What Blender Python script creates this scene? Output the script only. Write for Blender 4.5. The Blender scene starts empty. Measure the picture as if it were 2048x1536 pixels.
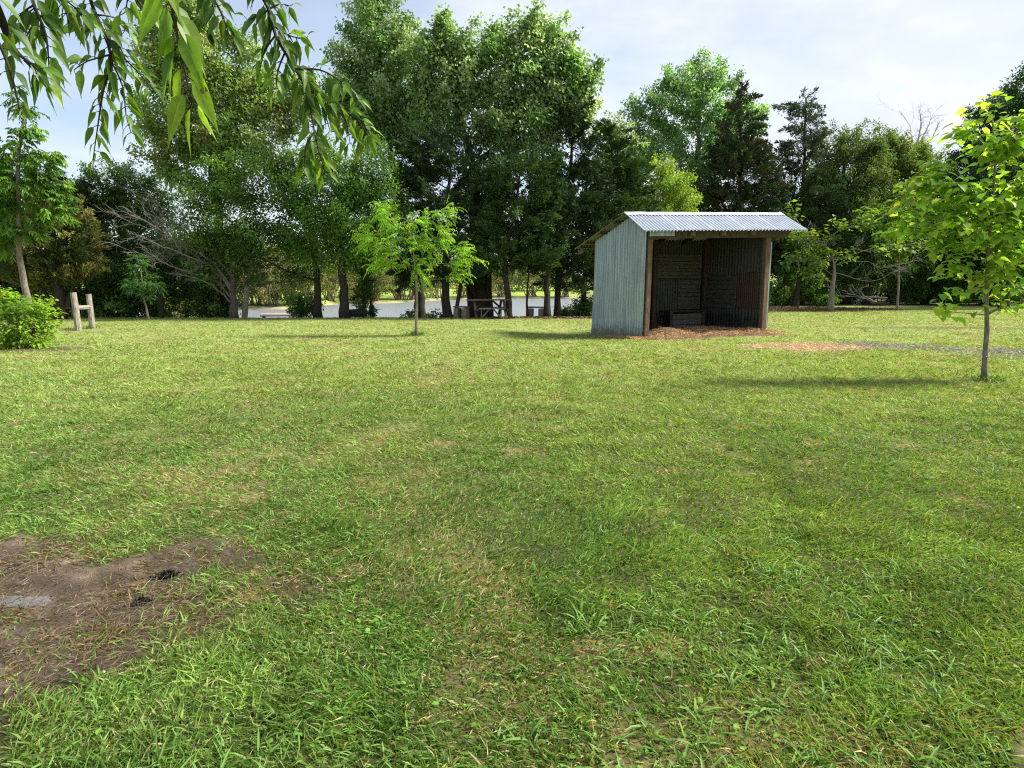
import bpy, math
import numpy as np

# ------------------------------------------------------------------ basics
F, TH, H = 1303.0, math.radians(9.0), 1.55
CT, ST = math.cos(TH), math.sin(TH)
SUN_EL, SUN_AZ = math.radians(45), math.radians(83)      # azimuth clockwise from +Y
rng = np.random.default_rng(7)
scene = bpy.context.scene
COL = scene.collection


def ray(px, py):
    a, b = (px - 1024) / F, -(py - 768) / F
    return np.array([a, CT + b * ST, -ST + b * CT])


def at(px, py, Y):
    r = ray(px, py)
    t = Y / r[1]
    return np.array([r[0] * t, Y, H + r[2] * t])


def grd(px, py, z=0.0):
    r = ray(px, py)
    t = (z - H) / r[2]
    return np.array([r[0] * t, r[1] * t, z])


def norm(v):
    v = np.asarray(v, float)
    return v / np.maximum(np.linalg.norm(v, axis=-1, keepdims=True), 1e-9)


# ------------------------------------------------------------------ numpy noise
def _hash(i, j, s):
    h = (i.astype(np.int64) * 374761393 + j.astype(np.int64) * 668265263 + s * 974634777) & 0x7FFFFFFF
    h = ((h ^ (h >> 13)) * 1274126177) & 0x7FFFFFFF
    return ((h ^ (h >> 16)) & 0xFFFF) / 65535.0


def vnoise(x, y, s=0):
    xi, yi = np.floor(x), np.floor(y)
    fx, fy = x - xi, y - yi
    fx, fy = fx * fx * (3 - 2 * fx), fy * fy * (3 - 2 * fy)
    a, b = _hash(xi, yi, s), _hash(xi + 1, yi, s)
    c, d = _hash(xi, yi + 1, s), _hash(xi + 1, yi + 1, s)
    return (a * (1 - fx) + b * fx) * (1 - fy) + (c * (1 - fx) + d * fx) * fy


def fbm(x, y, s=0, o=4):
    t, a, w = 0, 0.5, 0
    for k in range(o):
        t = t + a * vnoise(x * 2 ** k + 17.3 * k, y * 2 ** k - 9.1 * k, s + k)
        w += a
        a *= 0.5
    return t / w


def sst(a, b, x):
    t = np.clip((x - a) / (b - a), 0, 1)
    return t * t * (3 - 2 * t)


# ------------------------------------------------------------------ terrain
WATER = -1.0


def lip(x):
    return 27.6 + 0.25 * np.sin(x * 0.7) + np.where(x > 3.0, (x - 3.0) ** 2 * 0.7, 0) + np.where(x < -16, (-16 - x) * 0.15, 0)


def farshore(x):
    return np.interp(x, [-90, -40, -25, -20.3, -19.9, -18.5, -13.7, -9, 0.4, 12, 20],
                     [45, 54, 59, 60, 68, 74.5, 76, 89, 97, 98, 98]) + 0.5 * np.sin(x * 1.3)


def height(x, y):
    x, y = np.asarray(x, float), np.asarray(y, float)
    L = 0.05 * (fbm(x * 0.35, y * 0.35, 3) - 0.5)
    L = L - 0.23 * np.exp(-(((x - 2.3) ** 2 + (y - 21.0) ** 2) / (2 * 1.55 ** 2)))
    le, fs = lip(x), farshore(x)
    bank = L - (L + 1.6) * sst(0.0, 5.0, y - le)
    far = -1.6 + 0.78 * sst(-2.0, 0.3, y - fs) + np.clip(y - fs, 0, 60) * 0.03
    inside = np.maximum(bank, far)
    right = x > 13.0
    z = np.where(y > le, inside, L)
    w = sst(10.0, 14.0, x)
    z = z * (1 - w) + L * w
    rr = np.hypot(x, y)
    z = z + sst(110, 400, rr) * 5.0
    return z


def hz(p):
    return float(height(p[0], p[1]))


def dirt_mask(x, y):
    d = 1.0 - np.sqrt(((x + 2.65) / 1.65) ** 2 + ((y - 3.0) / 0.90) ** 2)
    n = fbm(x * 2.2, y * 2.2, 21) - 0.5
    return sst(-0.12, 0.62, d + 0.26 + n * 1.5) * sst(-0.16, 0.16, d)


def dry_mask(x, y):
    n = fbm(x * 0.9, y * 0.6, 31)
    m = sst(0.60, 0.82, n)
    n2 = fbm(x * 3.1, y * 3.1, 33)
    m = np.maximum(m * 0.75, sst(0.62, 0.76, n2) * 0.95)
    left = np.exp(-(((x + 3.0) / 2.3) ** 2 + ((y - 4.9) / 1.6) ** 2))
    return np.clip(m + left * 0.62 * sst(0.3, 0.6, fbm(x * 2.0, y * 2.0, 35)), 0, 1)


def ring(x, y, cx, cy, rx, ry, s, soft=0.5):
    d = 1.0 - np.sqrt(((x - cx) / rx) ** 2 + ((y - cy) / ry) ** 2)
    return sst(0.0, soft, d + (fbm(x * 1.7 + s, y * 1.7, s) - 0.5) * 0.9)


def mulch_mask(x, y):
    m = ring(x, y, 0.9, 29.0, 6.0, 2.3, 41, 0.3)
    m = np.maximum(m, ring(x, y, 16.5, 36.0, 5.2, 3.0, 42, 0.3))
    m = np.maximum(m, ring(x, y, 15.0, 21.6, 5.5, 0.75, 43) * 0.75)
    m = np.maximum(m, ring(x, y, 7.39, 10.05, 0.55, 0.4, 44))
    m = np.maximum(m, ring(x, y, -11.2, 14.95, 1.7, 0.75, 45))
    m = np.maximum(m, ring(x, y, 24.0, 47.0, 14.0, 6.0, 46, 0.3))
    return m


def straw_mask(x, y):
    m = ring(x, y, 7.4, 15.3, 2.3, 1.15, 51)
    m = np.maximum(m, ring(x, y, -13.9, 20.9, 1.2, 0.5, 53) * 0.8)
    c, s = math.cos(math.radians(20)), math.sin(math.radians(20))
    u = (x - 3.61) * c + (y - 17.86) * s
    v = -(x - 3.61) * s + (y - 17.86) * c
    shed = sst(-0.75, -0.1, u + (fbm(x * 2, y * 2, 55) - 0.5)) * sst(0.6, 0.0, u - 4.25 + (fbm(x * 2, y * 2, 56) - 0.5)) \
        * sst(-0.65, -0.2, v + (fbm(x * 2, y * 2, 57) - 0.5) * 0.8) * sst(0.35, 0.0, v - 2.9)
    return np.maximum(m, shed)


def windrow_mask(x, y):
    cy = np.interp(x, [7.5, 9.2, 10.6, 12.5, 15.0], [15.9, 15.0, 14.0, 13.6, 13.4])
    d = np.abs(y - cy) / 0.62 + (fbm(x * 2.4, y * 3.5, 61) - 0.5) * 1.6
    m = sst(1.0, 0.3, d) * sst(7.4, 8.6, x)
    cy2 = np.interp(x, [8.4, 10.0, 13], [13.6, 13.0, 12.7])
    d2 = np.abs(y - cy2) / 0.34 + (fbm(x * 2.4, y * 3.5, 63) - 0.5) * 1.8
    return np.maximum(m, 0.7 * sst(1.0, 0.3, d2) * sst(8.6, 9.6, x))


# ------------------------------------------------------------------ materials
def new_mat(name):
    m = bpy.data.materials.new(name)
    m.use_nodes = True
    return m, m.node_tree.nodes, m.node_tree.links


def nd(ns, t, **kw):
    n = ns.new(t)
    for k, v in kw.items():
        setattr(n, k, v)
    return n


def leaf_material(name, trans=0.4, spec=0.35, rough=0.5, warm=(1.35, 1.25, 0.45)):
    m, ns, ls = new_mat(name)
    b = ns['Principled BSDF']
    out = ns['Material Output']
    a = nd(ns, 'ShaderNodeAttribute', attribute_name='tint')
    ls.new(a.outputs['Color'], b.inputs['Base Color'])
    b.inputs['Roughness'].default_value = rough
    b.inputs['Specular IOR Level'].default_value = spec
    mul = nd(ns, 'ShaderNodeMix', data_type='RGBA', blend_type='MULTIPLY')
    mul.inputs[0].default_value = 1
    ls.new(a.outputs['Color'], mul.inputs[6])
    mul.inputs[7].default_value = (*warm, 1)
    t = nd(ns, 'ShaderNodeBsdfTranslucent')
    ls.new(mul.outputs[2], t.inputs['Color'])
    mx = nd(ns, 'ShaderNodeMixShader')
    mx.inputs[0].default_value = trans
    ls.new(b.outputs[0], mx.inputs[1])
    ls.new(t.outputs[0], mx.inputs[2])
    ls.new(mx.outputs[0], out.inputs['Surface'])
    return m


def noise_material(name, c1, c2, scale=8.0, stretch=(1, 1, 1), rough=0.85, bump=0.3, c3=None, metallic=0.0, spec=0.3, detail=6, lo=0.35, hi=0.65):
    m, ns, ls = new_mat(name)
    b = ns['Principled BSDF']
    tc = nd(ns, 'ShaderNodeTexCoord')
    mp = nd(ns, 'ShaderNodeMapping')
    mp.inputs['Scale'].default_value = stretch
    ls.new(tc.outputs['Object'], mp.inputs[0])
    n = nd(ns, 'ShaderNodeTexNoise')
    n.inputs['Scale'].default_value = scale
    n.inputs['Detail'].default_value = detail
    n.inputs['Roughness'].default_value = 0.65
    ls.new(mp.outputs[0], n.inputs['Vector'])
    r = nd(ns, 'ShaderNodeValToRGB')
    e = r.color_ramp.elements
    e[0].position, e[0].color = lo, (*c1, 1)
    e[1].position, e[1].color = hi, (*c2, 1)
    if c3:
        k = e.new((lo + hi) / 2)
        k.color = (*c3, 1)
    ls.new(n.outputs['Fac'], r.inputs[0])
    ls.new(r.outputs[0], b.inputs['Base Color'])
    b.inputs['Roughness'].default_value = rough
    b.inputs['Metallic'].default_value = metallic
    b.inputs['Specular IOR Level'].default_value = spec
    if bump:
        bp = nd(ns, 'ShaderNodeBump')
        bp.inputs['Strength'].default_value = bump
        bp.inputs['Distance'].default_value = 0.03
        ls.new(n.outputs['Fac'], bp.inputs['Height'])
        ls.new(bp.outputs[0], b.inputs['Normal'])
    return m


M = {}
M['leaf'] = leaf_material('leaf_green', 0.42, 0.32, 0.5)
M['cotton'] = leaf_material('cottonwood_leaf', 0.52, 0.65, 0.36, (1.15, 1.2, 0.6))
M['leaf_thin'] = leaf_material('leaf_thin', 0.5, 0.25, 0.5, (1.3, 1.3, 0.4))
M['needle'] = leaf_material('cedar_foliage', 0.15, 0.15, 0.6)
M['near_leaf'] = leaf_material('near_leaf', 0.52, 0.35, 0.45, (1.5, 1.5, 0.35))
M['bright_leaf'] = leaf_material('bright_leaf', 0.55, 0.3, 0.45, (1.35, 1.35, 0.4))
M['grass'] = leaf_material('grass_blade', 0.35, 0.25, 0.5, (1.25, 1.2, 0.5))
M['straw'] = leaf_material('straw_stalk', 0.2, 0.3, 0.5, (1.1, 1.0, 0.8))
M['bark'] = noise_material('bark_dark', (0.018, 0.014, 0.011), (0.055, 0.045, 0.036), 9, (3, 3, 0.6), 0.95, 0.8)
M['bark_mid'] = noise_material('bark_mid', (0.05, 0.04, 0.032), (0.14, 0.12, 0.10), 10, (3, 3, 0.6), 0.95, 0.8)
M['bark_grey'] = noise_material('bark_grey', (0.09, 0.078, 0.066), (0.27, 0.235, 0.195), 11, (3, 3, 0.7), 0.95, 0.7)
M['bark_pale'] = noise_material('bark_pale', (0.16, 0.13, 0.10), (0.34, 0.29, 0.23), 9, (2, 2, 0.8), 0.9, 0.5)
M['dead_wood'] = noise_material('dead_wood', (0.10, 0.085, 0.075), (0.27, 0.24, 0.22), 14, (2, 2, 2), 0.9, 0.4)
M['bleached'] = noise_material('bleached_wood', (0.30, 0.27, 0.24), (0.5, 0.46, 0.42), 12, (2, 2, 2), 0.9, 0.2)
M['weathered'] = noise_material('weathered_post', (0.11, 0.095, 0.08), (0.42, 0.385, 0.34), 12, (5, 5, 0.45), 0.95, 1.0, c3=(0.28, 0.25, 0.21))
M['brown_wood'] = noise_material('brown_timber', (0.05, 0.034, 0.022), (0.22, 0.15, 0.095), 6, (9, 9, 0.6), 0.85, 0.6, c3=(0.13, 0.085, 0.052))
M['dark_wood'] = noise_material('dark_timber', (0.03, 0.021, 0.015), (0.10, 0.075, 0.055), 7, (6, 6, 0.8), 0.9, 0.5)
M['grey_wood'] = noise_material('grey_board', (0.06, 0.056, 0.048), (0.16, 0.147, 0.13), 6, (0.8, 6, 6), 0.9, 0.4)
M['ply'] = noise_material('old_board', (0.055, 0.053, 0.045), (0.125, 0.12, 0.105), 5, (0.7, 4, 9), 0.9, 0.3)
M['dock'] = noise_material('dock_board', (0.26, 0.19, 0.17), (0.42, 0.33, 0.30), 5, (8, 0.8, 2), 0.85, 0.2)
M['stone'] = noise_material('stone', (0.07, 0.066, 0.062), (0.15, 0.14, 0.135), 25, (1, 1, 1), 0.9, 0.5)
M['char'] = noise_material('charred', (0.006, 0.006, 0.006), (0.035, 0.03, 0.027), 30, (1, 1, 1), 0.95, 0.8)


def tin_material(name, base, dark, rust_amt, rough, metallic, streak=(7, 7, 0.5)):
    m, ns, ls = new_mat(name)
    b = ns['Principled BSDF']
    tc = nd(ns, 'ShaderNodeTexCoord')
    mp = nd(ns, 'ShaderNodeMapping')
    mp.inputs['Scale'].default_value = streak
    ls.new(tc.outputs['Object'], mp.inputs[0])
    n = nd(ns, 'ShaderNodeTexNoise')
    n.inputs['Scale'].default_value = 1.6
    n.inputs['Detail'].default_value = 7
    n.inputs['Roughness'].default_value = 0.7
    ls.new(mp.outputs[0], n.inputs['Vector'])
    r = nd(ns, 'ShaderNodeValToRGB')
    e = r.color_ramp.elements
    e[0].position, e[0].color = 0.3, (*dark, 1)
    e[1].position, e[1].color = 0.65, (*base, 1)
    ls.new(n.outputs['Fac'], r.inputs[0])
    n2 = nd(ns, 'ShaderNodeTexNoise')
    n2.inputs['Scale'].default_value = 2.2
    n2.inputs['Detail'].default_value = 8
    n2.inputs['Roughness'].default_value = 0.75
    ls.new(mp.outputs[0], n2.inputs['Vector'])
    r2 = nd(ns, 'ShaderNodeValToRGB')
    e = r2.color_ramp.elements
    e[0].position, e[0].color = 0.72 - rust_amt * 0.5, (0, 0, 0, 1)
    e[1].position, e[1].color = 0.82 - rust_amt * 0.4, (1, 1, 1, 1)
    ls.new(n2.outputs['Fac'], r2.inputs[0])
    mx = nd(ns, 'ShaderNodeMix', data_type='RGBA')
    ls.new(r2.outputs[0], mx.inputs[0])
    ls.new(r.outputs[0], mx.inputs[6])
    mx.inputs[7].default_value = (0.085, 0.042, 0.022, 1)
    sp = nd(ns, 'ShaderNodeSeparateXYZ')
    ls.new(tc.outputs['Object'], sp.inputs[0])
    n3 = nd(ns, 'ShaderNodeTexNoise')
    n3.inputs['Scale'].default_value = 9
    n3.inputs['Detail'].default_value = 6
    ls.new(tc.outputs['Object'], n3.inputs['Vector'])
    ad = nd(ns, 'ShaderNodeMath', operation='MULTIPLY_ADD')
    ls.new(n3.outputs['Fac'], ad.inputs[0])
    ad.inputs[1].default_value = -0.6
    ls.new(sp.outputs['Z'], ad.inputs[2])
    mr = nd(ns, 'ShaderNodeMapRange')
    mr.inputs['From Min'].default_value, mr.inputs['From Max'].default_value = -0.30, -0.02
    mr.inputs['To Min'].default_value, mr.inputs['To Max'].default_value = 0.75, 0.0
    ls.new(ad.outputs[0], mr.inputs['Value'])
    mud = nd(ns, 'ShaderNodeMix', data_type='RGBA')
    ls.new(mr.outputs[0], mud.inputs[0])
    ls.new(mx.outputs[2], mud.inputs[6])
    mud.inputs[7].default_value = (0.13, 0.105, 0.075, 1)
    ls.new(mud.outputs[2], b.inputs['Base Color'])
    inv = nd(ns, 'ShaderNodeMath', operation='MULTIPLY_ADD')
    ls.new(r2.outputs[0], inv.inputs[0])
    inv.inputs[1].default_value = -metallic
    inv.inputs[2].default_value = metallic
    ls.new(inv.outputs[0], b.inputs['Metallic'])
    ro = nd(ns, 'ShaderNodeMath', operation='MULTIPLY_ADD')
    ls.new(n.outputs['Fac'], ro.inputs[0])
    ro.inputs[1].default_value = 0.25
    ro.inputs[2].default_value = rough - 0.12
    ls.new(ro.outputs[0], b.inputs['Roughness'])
    bp = nd(ns, 'ShaderNodeBump')
    bp.inputs['Strength'].default_value = 0.15
    bp.inputs['Distance'].default_value = 0.02
    ls.new(n2.outputs['Fac'], bp.inputs['Height'])
    ls.new(bp.outputs[0], b.inputs['Normal'])
    return m


M['tin_wall'] = tin_material('galvanized_wall', (0.40, 0.45, 0.49), (0.18, 0.22, 0.25), 0.12, 0.42, 0.55)
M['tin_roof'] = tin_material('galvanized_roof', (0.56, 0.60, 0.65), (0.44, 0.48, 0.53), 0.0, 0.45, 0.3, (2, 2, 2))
M['tin_shaded'] = tin_material('weathered_shaded_sheet', (0.055, 0.056, 0.053), (0.024, 0.025, 0.024), 0.2, 0.6, 0.2)  # old inner tin, with the interior's shade darkened into its colour
M['tin_back'] = tin_material('shaded_roof_sheet', (0.17, 0.17, 0.16), (0.09, 0.09, 0.083), 0.15, 0.5, 0.3)  # rear slope: light and shade on its underside put into the colour
M['tin_rust'] = tin_material('rusty_sheet', (0.055, 0.036, 0.025), (0.03, 0.022, 0.017), 0.5, 0.7, 0.15)


# ------------------------------------------------------------------ object helpers
def link(o, parent=None):
    COL.objects.link(o)
    if parent is not None:
        o.parent = parent
    return o


def tag(o, label=None, cat=None, group=None, kind=None):
    if label:
        o['label'] = label
    if cat:
        o['category'] = cat
    if group:
        o['group'] = group
    if kind:
        o['kind'] = kind
    return o


def thing(name, label, cat, loc, group=None):
    o = bpy.data.objects.new(name, None)
    o.empty_display_size = 0.2
    o.location = [float(v) for v in loc]
    return tag(link(o), label, cat, group)


class Geo:
    """collects vertex and face arrays of one part"""

    def __init__(self):
        self.v, self.f, self.c, self.n = [], [], [], 0

    def add(self, v, f, c=None):
        v = np.asarray(v, float).reshape(-1, 3)
        f = np.asarray(f, int)
        self.v.append(v)
        self.f.append(f + self.n)
        self.c.append(c)
        self.n += len(v)
        return self

    def box(self, size, loc=(0, 0, 0), R=None, bevel=0.006):
        sx, sy, sz = [s / 2 for s in size]
        b = min(bevel, sx * 0.4, sy * 0.4, sz * 0.4)
        P, Fc = [], []
        # chamfered box: 24 verts
        idx = {}
        for ix in (-1, 1):
            for iy in (-1, 1):
                for iz in (-1, 1):
                    for k in range(3):
                        q = [ix * sx, iy * sy, iz * sz]
                        for j in range(3):
                            if j != k:
                                q[j] -= (ix, iy, iz)[j] * b
                        idx[(ix, iy, iz, k)] = len(P)
                        P.append(q)
        for k in range(3):
            a, c = (k + 1) % 3, (k + 2) % 3
            for s in (-1, 1):
                q = []
                for (p, r) in ((-1, -1), (1, -1), (1, 1), (-1, 1)):
                    t = [0, 0, 0]
                    t[k], t[a], t[c] = s, p, r
                    q.append(idx[(*t, k)])
                Fc.append(q if s > 0 else q[::-1])
            for p in (-1, 1):
                for r in (-1, 1):
                    lo, hi = [0, 0, 0], [0, 0, 0]
                    lo[k], hi[k] = -1, 1
                    lo[a] = hi[a] = p
                    lo[c] = hi[c] = r
                    q = [idx[(*lo, a)], idx[(*hi, a)], idx[(*hi, c)], idx[(*lo, c)]]
                    Fc.append(q if p * r > 0 else q[::-1])
        P = np.array(P)
        tri = [[idx[(ix, iy, iz, 0)], idx[(ix, iy, iz, 1)], idx[(ix, iy, iz, 2)]] if ix * iy * iz > 0 else
               [idx[(ix, iy, iz, 0)], idx[(ix, iy, iz, 2)], idx[(ix, iy, iz, 1)]]
               for ix in (-1, 1) for iy in (-1, 1) for iz in (-1, 1)]
        if R is not None:
            P = P @ np.asarray(R).T
        P = P + np.asarray(loc)
        n0 = self.n
        self.add(P, Fc)
        self.v.append(np.zeros((0, 3)))
        self.f.append(np.array(tri) + n0)
        self.c.append(None)
        return self

    def beam(self, p, q, w, h, bevel=0.006, up=(0, 0, 1)):
        p, q = np.asarray(p, float), np.asarray(q, float)
        x = norm(q - p)
        y = norm(np.cross(up, x))
        z = np.cross(x, y)
        return self.box((np.linalg.norm(q - p), w, h), (p + q) / 2, np.stack([x, y, z], 1), bevel)

    def sweep(self, pts, rad, k=10, wob=0.0, cap=True, seed=0):
        pts = np.asarray(pts, float)
        rad = np.broadcast_to(np.asarray(rad, float), (len(pts),))
        t = norm(np.gradient(pts, axis=0))
        a = np.array([1.0, 0, 0]) if abs(t[0][0]) < 0.9 else np.array([0, 1.0, 0])
        u = norm(a - t * (t @ a)[:, None])
        w = np.cross(t, u)
        th = np.linspace(0, 2 * np.pi, k, endpoint=False)
        R = rad[:, None] * np.ones(k)
        if wob:
            g = np.random.default_rng(seed)
            base = g.normal(0, wob * 0.6, k)
            R = R * (1 + base[None] + g.normal(0, wob * 0.5, R.shape))
        V = pts[:, None] + R[..., None] * (np.cos(th)[None, :, None] * u[:, None] + np.sin(th)[None, :, None] * w[:, None])
        n = len(pts)
        i, j = np.meshgrid(np.arange(n - 1), np.arange(k), indexing='ij')
        f = np.stack([i * k + j, i * k + (j + 1) % k, (i + 1) * k + (j + 1) % k, (i + 1) * k + j], -1).reshape(-1, 4)
        n0 = self.n
        self.add(V.reshape(-1, 3), f)
        if cap:
            self.v.append(np.stack([pts[0], pts[-1]]))
            lo = n0 + np.stack([np.full(k, n * k), (np.arange(k) + 1) % k, np.arange(k)], 1)
            hi = n0 + np.stack([np.full(k, n * k + 1), (n - 1) * k + np.arange(k), (n - 1) * k + (np.arange(k) + 1) % k], 1)
            self.f.append(np.concatenate([lo, hi]))
            self.c.append(None)
            self.n += 2
        return self

    def segs(self, p0, p1, r0, r1, k=5):
        """many tapered branch pieces at once"""
        p0, p1 = np.asarray(p0), np.asarray(p1)
        t = norm(p1 - p0)
        a = np.where(np.abs(t[:, 2:3]) < 0.9, np.array([[0, 0, 1.0]]), np.array([[1.0, 0, 0]]))
        u = norm(np.cross(a, t))
        w = np.cross(t, u)
        th = np.linspace(0, 2 * np.pi, k, endpoint=False)
        d = np.cos(th)[None, :, None] * u[:, None] + np.sin(th)[None, :, None] * w[:, None]
        A = p0[:, None] + d * np.asarray(r0)[:, None, None]
        B = p1[:, None] + d * np.asarray(r1)[:, None, None]
        V = np.concatenate([A, B], 1)
        m = len(p0)
        j = np.arange(k)
        f = np.stack([j, (j + 1) % k, k + (j + 1) % k, k + j], 1)
        f = (f[None] + (np.arange(m) * 2 * k)[:, None, None]).reshape(-1, 4)
        return self.add(V.reshape(-1, 3), f)

    def build(self, name, mat, parent=None, loc=None, smooth=False):
        V = np.concatenate(self.v)
        if loc is not None:
            V = V - np.asarray(loc)
        me = bpy.data.meshes.new(name)
        nf = sum(len(f) for f in self.f)
        sizes = np.concatenate([np.full(len(f), f.shape[1]) for f in self.f if len(f)])
        loops = np.concatenate([f.ravel() for f in self.f if len(f)])
        me.vertices.add(len(V))
        me.vertices.foreach_set('co', V.astype(np.float32).ravel())
        me.loops.add(len(loops))
        me.loops.foreach_set('vertex_index', loops.astype(np.int32))
        me.polygons.add(nf)
        me.polygons.foreach_set('loop_start', np.concatenate([[0], np.cumsum(sizes)[:-1]]).astype(np.int32))
        if any(c is not None for c in self.c):
            C = np.concatenate([np.broadcast_to(np.asarray(c if c is not None else (0.2, 0.2, 0.2)), (len(f), 3)) for c, f in zip(self.c, self.f) if len(f)])
            at_ = me.attributes.new('tint', 'FLOAT_COLOR', 'FACE')
            at_.data.foreach_set('color', np.concatenate([C, np.ones((len(C), 1))], 1).astype(np.float32).ravel())
        me.polygons.foreach_set('use_smooth', np.full(nf, bool(smooth)))
        me.update(calc_edges=True)
        me.materials.append(mat)
        o = bpy.data.objects.new(name, me)
        return link(o, parent)


# ------------------------------------------------------------------ leaves
def leaf_geo(P, ax, nr, L, W, rows=1, fold=0.25, droop=0.0, peak=0.4, sharp=1.0):
    """N leaves -> verts, faces, faces per leaf.  rows=1: a folded rhombus; more rows: three columns with an outline"""
    N = len(P)
    ax = norm(ax)
    sd = norm(np.cross(ax, nr))
    nr = np.cross(sd, ax)
    L, W = np.broadcast_to(L, (N,))[:, None], np.broadcast_to(W, (N,))[:, None]
    if rows == 1:
        m = P + ax * L * peak + nr * L * 0.04
        V = np.stack([P, m + sd * W / 2 + nr * W * fold, P + ax * L - np.array([0, 0, 1.0]) * L * droop, m - sd * W / 2 + nr * W * fold], 1)
        f = (np.arange(4)[None] + 4 * np.arange(N)[:, None])
        return V.reshape(-1, 3), f, 1
    t = np.linspace(0, 1, rows + 1)
    prof = np.where(t < peak, np.sin(t / peak * np.pi / 2) ** 0.7, np.cos(np.clip((t - peak) / (1 - peak), 0, 1) * np.pi / 2) ** sharp)
    prof[0], prof[-1] = 0.03, 0.02
    nc = 4 if rows > 6 else 3
    V = np.zeros((N, rows + 1, nc, 3))
    for i, (ti, w) in enumerate(zip(t, prof)):
        c = P + ax * L * ti - np.array([0, 0, 1.0]) * (L * droop * ti * ti) - nr * (L * 0.10 * ti * ti)
        rip = (1 if i % 2 else -1) * 0.022 * (rows > 6)
        edge = nr * W * (fold * w - rip * w)
        V[:, i, 0] = c + sd * W / 2 * w + edge
        V[:, i, -1] = c - sd * W / 2 * w + edge
        if nc == 3:
            V[:, i, 1] = c
        else:
            V[:, i, 1] = c + sd * W * 0.022 + nr * W * rip * 0.4
            V[:, i, 2] = c - sd * W * 0.022 + nr * W * rip * 0.4
    f = []
    for i in range(rows):
        for j in range(nc - 1):
            f.append([i * nc + j, i * nc + j + 1, (i + 1) * nc + j + 1, (i + 1) * nc + j])
    f = np.array(f)
    nv = (rows + 1) * nc
    f = (f[None] + nv * np.arange(N)[:, None, None]).reshape(-1, 4)
    return V.reshape(-1, 3), f, rows * (nc - 1)


def rand_dir(n, g, up=0.0):
    v = norm(g.normal(size=(n, 3)))
    v[:, 2] += up
    return norm(v)


def crown_leaves(geo, C, D, style, n, leaf, cols, g, cr):
    """C: clump centres, D: outward direction of each clump, n leaves in all"""
    K = len(C)
    cols = np.asarray(cols, float)
    ccol = cols[g.integers(0, len(cols), K)] * g.uniform(0.68, 1.35, (K, 1))  # leaf tone per clump, spread widened to imitate sunlit and dark patches
    L, W = leaf
    if style == 'cluster':
        m = max(1, n // K)
        ci = np.repeat(np.arange(K), m)
        sh = norm(D + np.array([0, 0, 0.35]) + g.normal(size=(K, 3)) * 0.35)
        tt = g.uniform(-1.1, 1.15, len(ci))
        ln = cr * g.uniform(0.7, 1.6, K)
        P = C[ci] + sh[ci] * (tt * ln[ci])[:, None] + g.normal(size=(len(ci), 3)) * (cr * 0.43 * np.clip(1.1 - 0.55 * tt, 0.25, 1.3))[:, None]
        nr = norm(D[ci] * 0.75 + np.array([0, 0, 0.45]) + rand_dir(len(ci), g) * 0.85)
        ax = norm(D[ci] * 0.5 + rand_dir(len(ci), g, -0.35))
        s = g.uniform(0.7, 1.25, len(ci))
        v, f, k = leaf_geo(P, ax, nr, L * s, W * s, 1, 0.2, 0.15)
    elif style == 'spray':
        m = max(6, n // K)
        ci = np.repeat(np.arange(K), m)
        sd = norm(D + np.array([0, 0, 0.25]) + g.normal(size=(K, 3)) * 0.35)
        t = g.uniform(-0.3, 1.0, len(ci))
        P = C[ci] + sd[ci] * (t * cr * 1.6)[:, None] + g.normal(size=(len(ci), 3)) * (cr * 0.26 * (1.15 - np.clip(t, 0, 1)))[:, None]
        P[:, 2] -= np.clip(t, 0, 1) ** 2 * cr * 0.3
        ax = norm(sd[ci] + rand_dir(len(ci), g) * 0.75)
        nr = rand_dir(len(ci), g, 0.3)
        s = g.uniform(0.7, 1.3, len(ci))
        v, f, k = leaf_geo(P, ax, nr, L * s, W * s, 1, 0.1, 0.05)
    elif style == 'pinnate':
        leaflets, fl, fronds = 13, cr, max(1, n // (13 * K))
        fi = np.repeat(np.arange(K), fronds)
        fd = norm(D[fi] * 0.8 + rand_dir(len(fi), g, 0.1) * 0.9)
        st = C[fi] + g.normal(size=(len(fi), 3)) * 0.07
        sdir = norm(np.cross(fd, np.array([0, 0, 1.0])))
        ci, P, ax, nr = [], [], [], []
        ln = fl * g.uniform(0.7, 1.25, len(fi))
        for q in range(leaflets):
            t = (q + 1) / leaflets
            side = 1 if q % 2 else -1
            p = st + fd * (ln * t)[:, None]
            p[:, 2] -= ln * 0.45 * t * t
            P.append(p)
            ax.append(norm(sdir * side * 0.8 + fd * 0.45 + np.array([0, 0, -0.75]) + g.normal(size=p.shape) * 0.15))
            nr.append(norm(np.array([0, 0, 1.0]) + g.normal(size=p.shape) * 0.25))
            ci.append(fi)
        P, ax, nr, ci = np.concatenate(P), np.concatenate(ax), np.concatenate(nr), np.concatenate(ci)
        s = g.uniform(0.75, 1.2, len(ci))
        v, f, k = leaf_geo(P, ax, nr, L * s, W * s, 1, 0.12, 0.1)
    else:                                   # 'broad': well formed leaves hanging round a shoot
        m = max(3, n // K)
        ci = np.repeat(np.arange(K), m)
        az = g.uniform(0, 2 * np.pi, len(ci))
        out = np.stack([np.cos(az), np.sin(az), g.uniform(-0.55, 0.25, len(ci))], 1)
        out = norm(out + D[ci] * 0.45)
        P = C[ci] + g.normal(size=(len(ci), 3)) * cr * np.array([1, 1, 0.8]) + out * 0.04
        nr = norm(np.array([0, 0, 1.0]) + out * 0.35 + g.normal(size=P.shape) * 0.28)
        s = g.uniform(0.55, 1.2, len(ci))
        v, f, k = leaf_geo(P, out, nr, L * s, W * s, 4, 0.16, 0.3, 0.42, 0.85)
    lc = ccol[ci] * g.uniform(0.78, 1.22, (len(ci), 1)) * (1 + g.normal(0, 0.06, (len(ci), 3)))
    geo.add(v, f, np.repeat(np.clip(lc, 0, 1), k, 0))


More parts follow.
